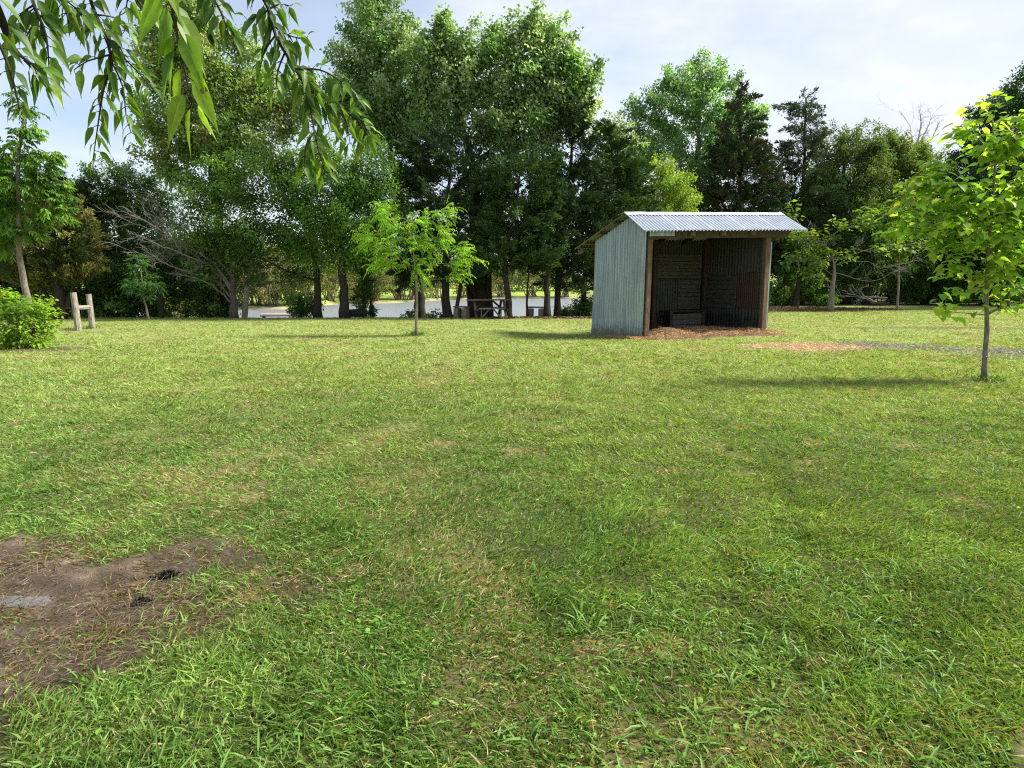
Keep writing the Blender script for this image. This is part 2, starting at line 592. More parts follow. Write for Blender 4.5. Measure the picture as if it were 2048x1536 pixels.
# ------------------------------------------------------------------ trees
def smooth_path(pts, step=0.3):
    pts = np.asarray(pts, float)
    if len(pts) == 2:
        n = max(2, int(np.linalg.norm(pts[1] - pts[0]) / step) + 1)
        return pts[0] + (pts[1] - pts[0]) * np.linspace(0, 1, n)[:, None]
    out = []
    P = np.concatenate([[2 * pts[0] - pts[1]], pts, [2 * pts[-1] - pts[-2]]])
    for i in range(1, len(P) - 2):
        n = max(2, int(np.linalg.norm(P[i + 1] - P[i]) / step))
        t = np.linspace(0, 1, n, endpoint=False)[:, None]
        out.append(0.5 * (2 * P[i] + (P[i + 1] - P[i - 1]) * t + (2 * P[i - 1] - 5 * P[i] + 4 * P[i + 1] - P[i + 2]) * t ** 2
                          + (3 * P[i] - P[i - 1] - 3 * P[i + 1] + P[i + 2]) * t ** 3))
    return np.concatenate(out + [pts[-1:]])


def sample_blobs(blobs, n, g, inner=0.45):
    vol = np.array([b[3] * b[5] + b[4] * b[5] for b in blobs])
    share = np.maximum(1, np.round(n * vol / vol.sum())).astype(int)
    pick = np.repeat(np.arange(len(blobs)), share)
    n = len(pick)
    B = np.array(blobs)[pick]
    d = norm(g.normal(size=(n, 3)))
    r = inner + (1 - inner) * g.uniform(0, 1, n) ** 0.6
    lob = vnoise(d[:, 0] * 2.6 + pick * 7.7, d[:, 2] * 2.6 + d[:, 1] * 1.3 + pick * 3.1, 5)
    r = r * (0.68 + 0.56 * lob)
    P = B[:, :3] + d * r[:, None] * B[:, 3:6]
    return P, d


def grow(nodes, targets, g, balance=0.35, piece=0.6):
    """connect every target to the skeleton; returns edges with pipe-model radii"""
    P = [np.asarray(n) for n in nodes]
    par = [-1] + list(range(len(P) - 1))
    pl = np.concatenate([[0], np.cumsum(np.linalg.norm(np.diff(np.array(P), axis=0), axis=1))]).tolist()
    trunk_n = len(P)
    T = np.asarray(targets)
    d0 = np.min(np.linalg.norm(T[:, None] - np.array(P)[None], axis=2), 1)
    arr = np.array(P)
    pla = np.array(pl)
    for q in T[np.argsort(d0)]:
        dv = q - arr
        dist = np.linalg.norm(dv, axis=1)
        steep = np.clip(-dv[:, 2] / np.maximum(dist, 1e-6), 0, 1)       # growing downwards costs more
        i = int(np.argmin(dist * (1 + 0.5 * steep) + balance * pla))
        m = max(1, int(dist[i] / piece))
        prev, base = i, arr[i]
        new, npl = [], []
        for s in range(1, m + 1):
            t = s / m
            p = base + (q - base) * t
            if s < m:
                p = p + g.normal(size=3) * 0.06 * dist[i] + np.array([0, 0, 0.05 * dist[i] * math.sin(math.pi * t)])
            par.append(prev)
            prev = len(arr) + len(new)
            new.append(p)
            npl.append(pla[i] + dist[i] * t)
        arr = np.concatenate([arr, new])
        pla = np.concatenate([pla, npl])
    n = len(arr)
    cnt = np.zeros(n)
    haschild = np.zeros(n, bool)
    for k in range(n - 1, 0, -1):
        if not haschild[k]:
            cnt[k] += 1
        cnt[par[k]] += cnt[k]
        haschild[par[k]] = True
    return arr, np.array(par), cnt, trunk_n


def px_blobs(bl, Y, g=None, dscale=0.85, yj=0.0):
    out = []
    for b in bl:
        px, py, rx, ry = b[:4]
        dy = b[4] if len(b) > 4 else 0.0
        y = Y + dy
        c = at(px, py, y)
        dep = y * CT - (c[2] - H) * ST
        a, v = rx * dep / F, ry * dep / F
        out.append((c[0], c[1], c[2], a, dscale * (a + v) / 2, v))
    return out


def tree(name, label, Y, trunk, r0, blobs, n, style='cluster', leaf=(0.12, 0.09), cols=((0.08, 0.15, 0.035),), K=160, cr=0.35,
         bark='bark', mat='leaf', group=None, cat='tree', seed=1, rtop=0.25, tip=0.008, balance=0.35, extra=(), dscale=0.85, inner=0.45,
         wob=0.06, flare=0.35, world=False, branch_k=5, bare=0):
    g = np.random.default_rng(seed)
    if world:
        pts = np.array(trunk, float)
        bl = list(blobs)
    else:
        pts = np.array([at(p[0], p[1], Y + (p[2] if len(p) > 2 else 0)) for p in trunk])
        bl = px_blobs(blobs, Y, dscale=dscale)
    pts[0][2] = hz(pts[0]) - 0.06
    base = pts[0].copy()
    root = thing(name, label, cat, base, group)
    path = smooth_path(pts, 0.3)
    path[1:-1] += g.normal(size=(len(path) - 2, 3)) * r0 * 0.12
    s = np.linspace(0, 1, len(path))
    rad = r0 * (1 - (1 - rtop) * s)
    rad = rad * (1 + flare * np.exp(-s * len(path) * 0.3 / (2.2 * r0 + 0.05)))
    wood = Geo()
    wood.sweep(path, rad, 10, wob, True, seed)
    C, d = sample_blobs(bl, K, g, inner)
    zlow = path[min(len(path) - 1, max(1, int(len(path) * 0.25)))][2]
    start = int(len(path) * 0.2)
    arr, par, cnt, tn = grow(path[start:], C, g, balance)
    idx = np.arange(tn, len(arr))
    lim = np.interp(np.clip(par[idx], 0, tn - 1), np.arange(tn), rad[start:start + tn]) * 0.75
    r = np.minimum(tip * cnt[idx] ** 0.5, lim)
    rp = np.minimum(tip * cnt[par[idx]] ** 0.5, np.minimum(r * 1.5 + 0.002, lim))
    rp = np.maximum(rp, r)
    wood.segs(arr[par[idx]], arr[idx], rp, r, branch_k)
    for e in extra:                                   # additional stems of the same tree
        ep = smooth_path([at(p[0], p[1], Y + (p[2] if len(p) > 2 else 0)) for p in e[0]], 0.3)
        wood.sweep(ep, np.linspace(e[1], e[2], len(ep)), 8, wob, True, seed + 3)
    wood.build('trunk', M[bark], root, base, smooth=True)
    # outward direction of every clump: away from the crown's own axis
    ctr = np.mean(C, 0)
    ax = np.array([path[np.argmin(np.abs(path[:, 2] - c[2]))] for c in C])
    D = norm(C - ax + np.array([0, 0, 0.25]) * np.linalg.norm(C - ax, axis=1, keepdims=True))
    if bare:
        keep = g.uniform(size=len(C)) > bare
        C, D = C[keep], D[keep]
    lg = Geo()
    crown_leaves(lg, C, D, style, n, leaf, cols, g, cr)
    lg.build('crown', M[mat], root, base, smooth=(style == 'broad'))
    return root


def copy_thing(o, loc, rz=0.0, sc=1.0, label=None):
    c = o.copy()
    COL.objects.link(c)
    c.location = [float(v) for v in loc]
    c.rotation_euler = (0, 0, rz)
    c.scale = (sc, sc, sc)
    if label:
        c['label'] = label
    for ch in list(o.children):
        k = ch.copy()
        COL.objects.link(k)
        k.parent = c
    return c

# ------------------------------------------------------------------ camera, light, sky
cam = bpy.data.cameras.new('camera')
cam.sensor_width = 36
cam.lens = F / 2048 * 36
cam.clip_start, cam.clip_end = 0.05, 3000
co = bpy.data.objects.new('camera', cam)
co.location = (0, 0, H)
co.rotation_euler = (math.radians(90) - TH, 0, 0)
link(co)
scene.camera = co

sun = bpy.data.lights.new('sun', 'SUN')
sun.energy, sun.angle, sun.color = 3.7, math.radians(13.0), (1.0, 0.95, 0.86)
so = link(bpy.data.objects.new('sun', sun))
sd = np.array([math.sin(SUN_AZ) * math.cos(SUN_EL), math.cos(SUN_AZ) * math.cos(SUN_EL), math.sin(SUN_EL)])
from mathutils import Vector
so.rotation_euler = Vector((-sd[0], -sd[1], -sd[2])).to_track_quat('-Z', 'Y').to_euler()
so.location = (20, 5, 25)

w = bpy.data.worlds.new('World')
scene.world = w
w.use_nodes = True
ns, ls = w.node_tree.nodes, w.node_tree.links
bg = ns['Background']
sky = nd(ns, 'ShaderNodeTexSky', sky_type='NISHITA', sun_disc=False, sun_elevation=SUN_EL, sun_rotation=SUN_AZ)
sky.air_density, sky.dust_density, sky.ozone_density = 1.0, 1.5, 1.0
# thin high cloud: a procedural veil over the blue
tc = nd(ns, 'ShaderNodeTexCoord')
mp = nd(ns, 'ShaderNodeMapping')
mp.inputs['Scale'].default_value = (1.0, 1.0, 2.6)
mp.inputs['Location'].default_value = (0.35, 0.1, 0.2)
ls.new(tc.outputs['Generated'], mp.inputs[0])
cn = nd(ns, 'ShaderNodeTexNoise')
cn.inputs['Scale'].default_value = 2.6
cn.inputs['Detail'].default_value = 6
cn.inputs['Roughness'].default_value = 0.56
cn.inputs['Distortion'].default_value = 0.3
ls.new(mp.outputs[0], cn.inputs['Vector'])
sep = nd(ns, 'ShaderNodeSeparateXYZ')
ls.new(tc.outputs['Generated'], sep.inputs[0])
bias = nd(ns, 'ShaderNodeMath', operation='MULTIPLY_ADD')     # more cloud on the sun's side
ls.new(sep.outputs['X'], bias.inputs[0])
bias.inputs[1].default_value = 0.16
ls.new(cn.outputs['Fac'], bias.inputs[2])
cr_ = nd(ns, 'ShaderNodeMapRange')
cr_.inputs['From Min'].default_value, cr_.inputs['From Max'].default_value = 0.36, 0.68
cr_.inputs['To Min'].default_value, cr_.inputs['To Max'].default_value = 0.30, 1.0
ls.new(bias.outputs[0], cr_.inputs['Value'])
sc_ = nd(ns, 'ShaderNodeVectorMath', operation='SCALE')
sc_.inputs['Scale'].default_value = 1.0
ls.new(sky.outputs[0], sc_.inputs[0])
mx = nd(ns, 'ShaderNodeMix', data_type='RGBA')
ls.new(cr_.outputs[0], mx.inputs[0])
ls.new(sc_.outputs[0], mx.inputs[6])
cm = nd(ns, 'ShaderNodeTexNoise')
cm.inputs['Scale'].default_value = 3.4
cm.inputs['Detail'].default_value = 7
cm.inputs['Roughness'].default_value = 0.55
mp2 = nd(ns, 'ShaderNodeMapping')
mp2.inputs['Scale'].default_value = (1.0, 1.0, 2.2)
mp2.inputs['Location'].default_value = (1.7, 0.4, 0.9)
ls.new(tc.outputs['Generated'], mp2.inputs[0])
ls.new(mp2.outputs[0], cm.inputs['Vector'])
cr2 = nd(ns, 'ShaderNodeValToRGB')
cr2.color_ramp.elements[0].position, cr2.color_ramp.elements[0].color = 0.36, (3.9, 4.25, 4.95, 1)
cr2.color_ramp.elements[1].position, cr2.color_ramp.elements[1].color = 0.64, (5.2, 5.3, 5.5, 1)
ls.new(cm.outputs['Fac'], cr2.inputs[0])
ls.new(cr2.outputs[0], mx.inputs[7])
ls.new(mx.outputs[2], bg.inputs['Color'])
bg.inputs['Strength'].default_value = 0.072

vs = scene.view_settings
vs.view_transform, vs.look, vs.exposure, vs.gamma, vs.use_curve_mapping = 'Standard', 'None', 1.55, 1.0, False
cy = scene.cycles
cy.max_bounces, cy.diffuse_bounces, cy.glossy_bounces, cy.transmission_bounces, cy.transparent_max_bounces = 8, 5, 2, 6, 4
cy.caustics_reflective = cy.caustics_refractive = False
cy.use_denoising = False
cy.filter_width = 1.15
cy.sample_clamp_indirect = 4.0

# ------------------------------------------------------------------ ground
ang = np.radians(np.concatenate([np.linspace(-180, -46, 60)[:-1], np.linspace(-46, 46, 430), np.linspace(46, 180, 60)[1:-1]]))
rad = np.concatenate([[0.0], np.geomspace(0.4, 700, 430)])
A, R = np.meshgrid(ang, rad)
gx, gy = R * np.sin(A), R * np.cos(A)
gz = height(gx, gy)
dm = dirt_mask(gx, gy)
gz = gz + np.where(R < 6, (fbm(gx * 5, gy * 5, 71) - 0.5) * 0.03 * (0.3 + dm), 0)
c_soil = np.array([0.055, 0.055, 0.023])
c_grass = np.array([0.215, 0.262, 0.075])
n1 = fbm(gx * 1.3, gy * 0.8, 11)[..., None]
n2 = fbm(gx * 6, gy * 6, 12)[..., None]
fine = sst(2.0, 16.0, R)[..., None]
col = c_soil * (1 - fine) + c_grass * fine
col = col * (0.75 + 0.5 * n2)
dry = dry_mask(gx, gy)[..., None]
col = col * (1 - dry * 0.6) + np.array([0.24, 0.19, 0.085]) * dry * 0.6
n3 = fbm(gx * 2.7 + 3, gy * 3.4, 14)[..., None]
dirt_c = np.array([0.058, 0.041, 0.029]) * (1 - n2) + np.array([0.235, 0.18, 0.132]) * (n2 ** 2.0 * 0.8 + 0.6 * sst(0.52, 0.8, n3))
k = dm[..., None]
col = col * (1 - k) + dirt_c * k
k = mulch_mask(gx, gy)[..., None] * 0.9
col = col * (1 - k) + (np.array([0.07, 0.045, 0.03]) * (0.6 + 0.9 * n2)) * k
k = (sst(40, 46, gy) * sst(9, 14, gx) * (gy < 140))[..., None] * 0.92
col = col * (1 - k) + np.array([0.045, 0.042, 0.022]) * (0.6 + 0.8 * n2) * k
k = straw_mask(gx, gy)[..., None] * 0.85
col = col * (1 - k) + np.array([0.34, 0.225, 0.12]) * (0.6 + 0.8 * n2) * k
k = windrow_mask(gx, gy)[..., None] * 0.85
col = col * (1 - k) + np.array([0.22, 0.215, 0.19]) * (0.5 + 1.0 * n2) * k
le = lip(gx)
k = (sst(0.3, 2.0, gy - le) * (gx < 13) * (gy < farshore(gx) - 3))[..., None]
col = col * (1 - k) + np.array([0.07, 0.055, 0.035]) * k
k = ((gy > farshore(gx) - 1.5) & (gx < 14))[..., None] * 1.0
shore = sst(2.5, 0.0, gy - farshore(gx))[..., None]
hill = np.array([0.22, 0.30, 0.055]) * (1 - shore) + np.array([0.30, 0.25, 0.15]) * shore
col = np.where(k > 0, hill * (0.8 + 0.4 * n1), col)
nr_, na = gx.shape
V = np.stack([gx, gy, gz], -1).reshape(-1, 3)
i, j = np.meshgrid(np.arange(nr_ - 1), np.arange(na), indexing='ij')
fq = np.stack([i * na + j, i * na + (j + 1) % na, (i + 1) * na + (j + 1) % na, (i + 1) * na + j], -1).reshape(-1, 4)[:, ::-1]
fq = fq[na:]
ft = np.stack([np.zeros(na, int), na + (np.arange(na) + 1) % na, na + np.arange(na)], 1)
me = bpy.data.meshes.new('lawn')
me.from_pydata([], [], [])
G = Geo()
G.add(V, fq)
G.f.append(ft)
G.c.append(None)
mg, gn, gl = new_mat('ground')
ga = nd(gn, 'ShaderNodeAttribute', attribute_name='soil')
gt = nd(gn, 'ShaderNodeTexCoord')
gnz = nd(gn, 'ShaderNodeTexNoise')
gnz.inputs['Scale'].default_value = 38
gnz.inputs['Detail'].default_value = 8
gnz.inputs['Roughness'].default_value = 0.8
gl.new(gt.outputs['Object'], gnz.inputs['Vector'])
gm = nd(gn, 'ShaderNodeMapRange')
gm.inputs['From Min'].default_value, gm.inputs['From Max'].default_value = 0.3, 0.7
gm.inputs['To Min'].default_value, gm.inputs['To Max'].default_value = 0.4, 1.6
gl.new(gnz.outputs['Fac'], gm.inputs['Value'])
gv = nd(gn, 'ShaderNodeVectorMath', operation='SCALE')
gl.new(ga.outputs['Color'], gv.inputs[0])
gl.new(gm.outputs[0], gv.inputs['Scale'])
gb = gn['Principled BSDF']
gl.new(gv.outputs[0], gb.inputs['Base Color'])
gb.inputs['Roughness'].default_value = 0.95
gb.inputs['Specular IOR Level'].default_value = 0.15
gbp = nd(gn, 'ShaderNodeBump')
gbp.inputs['Strength'].default_value = 0.7
gbp.inputs['Distance'].default_value = 0.03
gl.new(gnz.outputs['Fac'], gbp.inputs['Height'])
gl.new(gbp.outputs[0], gb.inputs['Normal'])
ground = G.build('ground', mg, None, None, True)
cat_ = ground.data.attributes.new('soil', 'FLOAT_COLOR', 'POINT')
cat_.data.foreach_set('color', np.concatenate([col.reshape(-1, 3), np.ones((nr_ * na, 1))], 1).astype(np.float32).ravel())
tag(ground, kind='structure')

# ------------------------------------------------------------------ pond
wm, wn, wl = new_mat('pond_water')
wb = wn['Principled BSDF']
wb.inputs['Base Color'].default_value = (0.19, 0.21, 0.215, 1)
wb.inputs['Roughness'].default_value = 0.3
wb.inputs['IOR'].default_value = 1.33
wb.inputs['Specular IOR Level'].default_value = 0.6
wt = nd(wn, 'ShaderNodeTexCoord')
wmp = nd(wn, 'ShaderNodeMapping')
wmp.inputs['Scale'].default_value = (0.6, 1.6, 1)
wl.new(wt.outputs['Object'], wmp.inputs[0])
wz = nd(wn, 'ShaderNodeTexNoise')
wz.inputs['Scale'].default_value = 5.0
wz.inputs['Detail'].default_value = 3
wl.new(wmp.outputs[0], wz.inputs['Vector'])
wbp = nd(wn, 'ShaderNodeBump')
wbp.inputs['Strength'].default_value = 1.0
wbp.inputs['Distance'].default_value = 0.16
wl.new(wz.outputs['Fac'], wbp.inputs['Height'])
wl.new(wbp.outputs[0], wb.inputs['Normal'])
G = Geo()
G.add([(-95, 28.2, WATER), (16, 28.2, WATER), (22, 101, WATER), (-95, 101, WATER)], [[0, 1, 2, 3]])
pond = G.build('pond_water', wm)
tag(pond, kind='structure')

# ------------------------------------------------------------------ grass: one stuff object
def in_shed(x, y, m=0.0):
    c, s = math.cos(math.radians(20)), math.sin(math.radians(20))
    u = (x - 3.61) * c + (y - 17.86) * s
    v = -(x - 3.61) * s + (y - 17.86) * c
    return (u > -0.08 - m) & (u < 4.3 + m) & (v > -0.05 - m) & (v < 3.1 + m)


def lawn_points(n, y0, y1, g, pw):
    """points over the view wedge, thinning with distance"""
    u = g.uniform(0, 1, n)
    e = 2 - pw
    r = (y0 ** e + u * (y1 ** e - y0 ** e)) ** (1 / e)
    a = g.uniform(-0.86, 0.86, n)
    return r * a, r


def grass_blades(geo, n, y0, y1, g, pw, length, width, wgrow, two=True, fin=None, fout=None):
    x, y = lawn_points(n, y0, y1, g, pw)
    d, mu, st, wi = dirt_mask(x, y), mulch_mask(x, y), straw_mask(x, y), windrow_mask(x, y)
    thick = sst(0.25, 0.6, fbm(x * 1.6, y * 1.6, 81)) * (0.45 + 0.55 * sst(0.3, 0.55, vnoise(x * 9, y * 9, 82)))
    keep = g.uniform(0, 1, n) < (1 - 0.88 * sst(0.15, 1.0, d) * (0.75 + 0.25 * sst(0.35, 0.6, vnoise(x * 4.5, y * 4.5, 87)))) * (1 - 0.85 * mu) * (1 - 0.82 * st) * (1 - 0.75 * wi) * (0.55 + 0.45 * thick)
    keep &= ~in_shed(x, y)
    if fin:
        keep &= g.uniform(0, 1, n) < np.clip((y - fin[0]) / (fin[1] - fin[0]), 0, 1)
    if fout:
        keep &= g.uniform(0, 1, n) < np.clip((fout[1] - y) / (fout[1] - fout[0]), 0, 1)
    keep &= (y < lip(x) + 1.6) | (x > 13)
    x, y, d = x[keep], y[keep], d[keep]
    dry = dry_mask(x, y)
    isdry = g.uniform(0, 1, len(x)) < 0.13 + 0.50 * dry + 0.6 * d + 0.14 * sst(6, 22, y)
    n = len(x)
    P = np.stack([x, y, height(x, y) - 0.004], 1)
    # blades lean the way the mower left them, with a lot of scatter
    flow = fbm(x * 0.5, y * 0.5, 91) * 9.0
    az = flow + g.normal(0, 1.3, n)
    tilt = np.clip(g.normal(0.95, 0.33, n), 0.15, 1.5)
    tilt = np.where(isdry, np.clip(tilt + 0.35, 0.3, 1.52), tilt)
    ax = np.stack([np.cos(az) * np.sin(tilt), np.sin(az) * np.sin(tilt), np.cos(tilt)], 1)
    sc = (np.maximum(y, 3.5) / 3.5) ** wgrow
    longer = sst(0.5, 0.8, fbm(x * 2.3, y * 2.3, 83))
    clump = vnoise(x * 7, y * 7, 84)
    L = length * g.uniform(0.5, 1.4, n) * (0.8 + 0.55 * longer) * (0.65 + 0.7 * clump) * sc ** 0.35
    W = width * g.uniform(0.6, 1.5, n) * sc
    sd_ = norm(np.cross(ax, norm(np.stack([-np.sin(az), np.cos(az), np.zeros(n)], 1) + g.normal(0, 0.6, (n, 3)))))
    bend = np.array([0, 0, -1.0]) * (L * g.uniform(0.1, 0.45, n))[:, None]
    V0 = P - sd_ * W[:, None] / 2
    V1 = P + sd_ * W[:, None] / 2
    T = P + ax * L[:, None] + bend * 0.8
    T[:, 2] = np.maximum(T[:, 2], P[:, 2] + 0.006)
    hue = fbm(x * 0.8 + 5, y * 0.8, 85)[:, None]
    young = np.array([0.105, 0.222, 0.038])
    olive = np.array([0.270, 0.365, 0.090])
    mixv = np.clip(sst(0.35, 0.65, hue) * 0.35 + 0.1 + sst(3, 12, y)[:, None] * 0.75 + g.normal(0, 0.25, (n, 1)), 0, 1)
    cg = young * (1 - mixv) + olive * mixv
    cd = np.array([0.40, 0.325, 0.165]) * g.uniform(0.55, 1.25, (n, 1))
    cd = np.where((d > 0.4)[:, None], cd * np.array([0.55, 0.47, 0.43]), cd)
    c = np.where(isdry[:, None], cd, cg * g.uniform(0.55, 1.35, (n, 1)) * (0.72 + 0.56 * vnoise(x * 5 + 9, y * 5, 86))[:, None])
    if two:
        mid = P + ax * (L * 0.5)[:, None] + bend * 0.12
        M0, M1 = mid - sd_ * W[:, None] * 0.46, mid + sd_ * W[:, None] * 0.46
        V = np.stack([V0, V1, M1, M0, T], 1).reshape(-1, 3)
        b = 5 * np.arange(n)[:, None]
        n0 = geo.n
        geo.add(V, np.array([[0, 1, 2, 3]]) + b, c)
        geo.v.append(np.zeros((0, 3)))
        geo.f.append(np.array([[3, 2, 4]]) + b + n0)
        geo.c.append(c)
    else:
        V = np.stack([V0, V1, T], 1).reshape(-1, 3)
        geo.add(V, np.array([[0, 1, 2]]) + 3 * np.arange(n)[:, None], c)


gg = np.random.default_rng(11)
gr = Geo()
grass_blades(gr, 330000, 1.55, 6.0, gg, 0.6, 0.076, 0.0050, 0.0, fout=(3.6, 6.0))
grass_blades(gr, 560000, 3.4, 19.0, gg, 1.15, 0.068, 0.0050, 0.60, fin=(3.4, 6.0), fout=(9.0, 19.0))
grass_blades(gr, 360000, 8.5, 34.0, gg, 1.2, 0.060, 0.0050, 0.64, two=False, fin=(8.5, 19.0))
# coarser tufts of broad blades, rosettes lying in the turf
nt = 1500
tx, ty = lawn_points(nt, 1.7, 11.0, gg, 1.0)
ok = (dirt_mask(tx, ty) < 0.6) & (fbm(tx * 1.1, ty * 1.1, 95) > 0.50)
tx, ty = tx[ok], ty[ok]
tn = 13
ti = np.repeat(np.arange(len(tx)), tn)
az = gg.uniform(0, 2 * np.pi, len(ti))
tilt = gg.uniform(0.5, 1.4, len(ti))
ax = np.stack([np.cos(az) * np.sin(tilt), np.sin(az) * np.sin(tilt), np.cos(tilt)], 1)
P = np.stack([tx[ti] + gg.normal(0, 0.03, len(ti)), ty[ti] + gg.normal(0, 0.03, len(ti)), np.zeros(len(ti))], 1)
P[:, 2] = height(P[:, 0], P[:, 1])
v, f, k = leaf_geo(P, ax, norm(np.array([0, 0, 1.0]) + gg.normal(0, 0.4, (len(ti), 3))), gg.uniform(0.06, 0.16, len(ti)), gg.uniform(0.006, 0.011, len(ti)), 3, 0.15, 0.35, 0.35, 0.8)
tc_ = np.array([0.13, 0.25, 0.045]) * gg.uniform(0.7, 1.3, (len(ti), 1))
gr.add(v, f, np.repeat(tc_, k, 0))
# rank tufts left by the mower round the sapling stems
for (cx, cy_, rr_, m_) in ((-2.78, 18.86, 0.28, 260), (7.39, 10.07, 0.3, 120), (-13.95, 20.8, 0.3, 120), (-13.83, 21.4, 0.3, 100)):
    bx_, by_ = gg.normal(cx, rr_ * 0.5, m_), gg.normal(cy_, rr_ * 0.5, m_)
    az = gg.uniform(0, 2 * np.pi, m_)
    ti_ = gg.uniform(0.1, 1.1, m_)
    v, f, k = leaf_geo(np.stack([bx_, by_, height(bx_, by_)], 1), np.stack([np.cos(az) * np.sin(ti_), np.sin(az) * np.sin(ti_), np.cos(ti_)], 1), rand_dir(m_, gg), gg.uniform(0.08, 0.24, m_), gg.uniform(0.008, 0.016, m_), 3, 0.1, 0.3)
    gr.add(v, f, np.repeat(np.array([0.085, 0.18, 0.03]) * gg.uniform(0.7, 1.3, (m_, 1)), k, 0))
# small round weed leaves
nw = 900
wx, wy = lawn_points(nw, 1.7, 9.0, gg, 1.0)
okw = dirt_mask(wx, wy) < 0.2
wx, wy = wx[okw], wy[okw]
nw = len(wx)
P = np.stack([wx, wy, height(wx, wy) + 0.02], 1)
az = gg.uniform(0, 2 * np.pi, nw)
v, f, k = leaf_geo(P, np.stack([np.cos(az), np.sin(az), gg.uniform(0, 0.5, nw)], 1), norm(np.array([0, 0, 1.0]) + gg.normal(0, 0.35, (nw, 3))), gg.uniform(0.015, 0.035, nw), gg.uniform(0.012, 0.028, nw), 3, 0.1, 0.1, 0.5, 0.5)
gr.add(v, f, np.repeat(np.array([0.13, 0.26, 0.03]) * gg.uniform(0.8, 1.4, (nw, 1)), k, 0))
grass = gr.build('lawn_grass', M['grass'])
tag(grass, 'short mown green lawn with drier yellow patches', 'grass', kind='stuff')


def stalks(geo, P, L, W, g, cols, tilt=(1.0, 1.57)):
    n = len(P)
    az = g.uniform(0, 2 * np.pi, n)
    t = g.uniform(*tilt, n)
    ax = np.stack([np.cos(az) * np.sin(t), np.sin(az) * np.sin(t), np.cos(t)], 1)
    v, f, k = leaf_geo(P - ax * (L * 0.5)[:, None] * 0.6, ax, rand_dir(n, g, 0.8), L, W, 1, 0.15, 0.08, 0.5)
    cols = np.asarray(cols)
    geo.add(v, f, cols[g.integers(0, len(cols), n)] * g.uniform(0.6, 1.35, (n, 1)))


# dry thatch lying in the bare soil
th = Geo()
n = 48000
x = gg.uniform(-4.3, -0.7, n)
y = gg.uniform(1.9, 4.6, n)
keep = gg.uniform(0, 1, n) < dirt_mask(x, y) * (0.15 + 0.85 * sst(0.4, 0.62, fbm(x * 3, y * 3, 97))) * 0.75
x, y = x[keep], y[keep]
P = np.stack([x, y, height(x, y) + 0.012 + gg.uniform(0, 0.012, len(x))], 1)
stalks(th, P, gg.uniform(0.03, 0.10, len(x)), gg.uniform(0.0014, 0.0028, len(x)), gg, [(0.15, 0.105, 0.07), (0.085, 0.06, 0.042), (0.25, 0.19, 0.13)], (1.2, 1.6))
x = gg.uniform(-4.3, -0.7, 9000)
y = gg.uniform(1.9, 4.6, 9000)
keep = gg.uniform(0, 1, 9000) < dirt_mask(x, y)
x, y = x[keep], y[keep]
n = len(x)
sz = 0.004 + 0.012 * gg.uniform(0, 1, n) ** 4
stalks(th, np.stack([x, y, height(x, y) + 0.012 + sz * 0.4], 1), sz, sz * gg.uniform(0.5, 0.9, n), gg, [(0.06, 0.045, 0.034), (0.12, 0.095, 0.075), (0.03, 0.025, 0.02), (0.24, 0.21, 0.18)], (0.3, 1.4))
tag(th.build('dry_thatch', M['straw']), 'thin brown dead grass lying on the bare soil', 'dead grass', kind='stuff')
# grey clippings left in rows by the mower and the tan scatter beside the shelter
cl = Geo()
n = 60000
x = gg.uniform(5.0, 15.0, n)
y = gg.uniform(12.0, 16.6, n)
wm_ = windrow_mask(x, y)
keep = gg.uniform(0, 1, n) < wm_ * 0.9
x1, y1 = x[keep], y[keep]
P = np.stack([x1, y1, height(x1, y1) + gg.uniform(0.01, 0.10, len(x1)) * wm_[keep]], 1)
stalks(cl, P, gg.uniform(0.06, 0.16, len(x1)), gg.uniform(0.006, 0.012, len(x1)), gg, [(0.27, 0.26, 0.22), (0.18, 0.175, 0.145), (0.34, 0.32, 0.26)], (0.9, 1.57))
tag(cl.build('grass_clippings', M['straw']), 'grey dried clippings raked in a low row across the lawn', 'clippings', kind='stuff')
ss = Geo()
sm = straw_mask(x, y) * (1 - wm_)
keep = gg.uniform(0, 1, n) < sm * 0.8
x1, y1 = x[keep], y[keep]
P = np.stack([x1, y1, height(x1, y1) + gg.uniform(0.01, 0.04, len(x1))], 1)
stalks(ss, P, gg.uniform(0.06, 0.16, len(x1)), gg.uniform(0.006, 0.011, len(x1)), gg, [(0.56, 0.39, 0.22), (0.46, 0.32, 0.18), (0.62, 0.47, 0.28)])
tag(ss.build('scattered_straw', M['straw']), 'tan straw spread thin on the lawn right of the shelter', 'straw', kind='stuff')
# brown leaf litter under the trees
lt = Geo()
n = 26000
x = np.concatenate([gg.uniform(-5.5, 7, n // 2), gg.uniform(8, 21, n // 2)])
y = np.concatenate([gg.uniform(26.3, 31, n // 2), gg.uniform(31, 39, n // 2)])
keep = (gg.uniform(0, 1, n) < mulch_mask(x, y)) & ((y < lip(x) + 1) | (x > 8))
x, y = x[keep], y[keep]
P = np.stack([x, y, height(x, y) + gg.uniform(0.01, 0.05, len(x))], 1)
stalks(lt, P, gg.uniform(0.07, 0.14, len(x)), gg.uniform(0.04, 0.08, len(x)), gg, [(0.13, 0.075, 0.045), (0.09, 0.055, 0.035), (0.2, 0.12, 0.07)])
tag(lt.build('leaf_litter', M['straw']), 'brown fallen leaves under the trees at the edge of the lawn', 'leaf litter', kind='stuff')

# ------------------------------------------------------------------ tin shelter
PH = math.radians(20)
SO = grd(1287, 676)
SU, SV = np.array([math.cos(PH), math.sin(PH), 0]), np.array([-math.sin(PH), math.cos(PH), 0])
SW, SD = 4.12, 2.95                                     # front width, depth


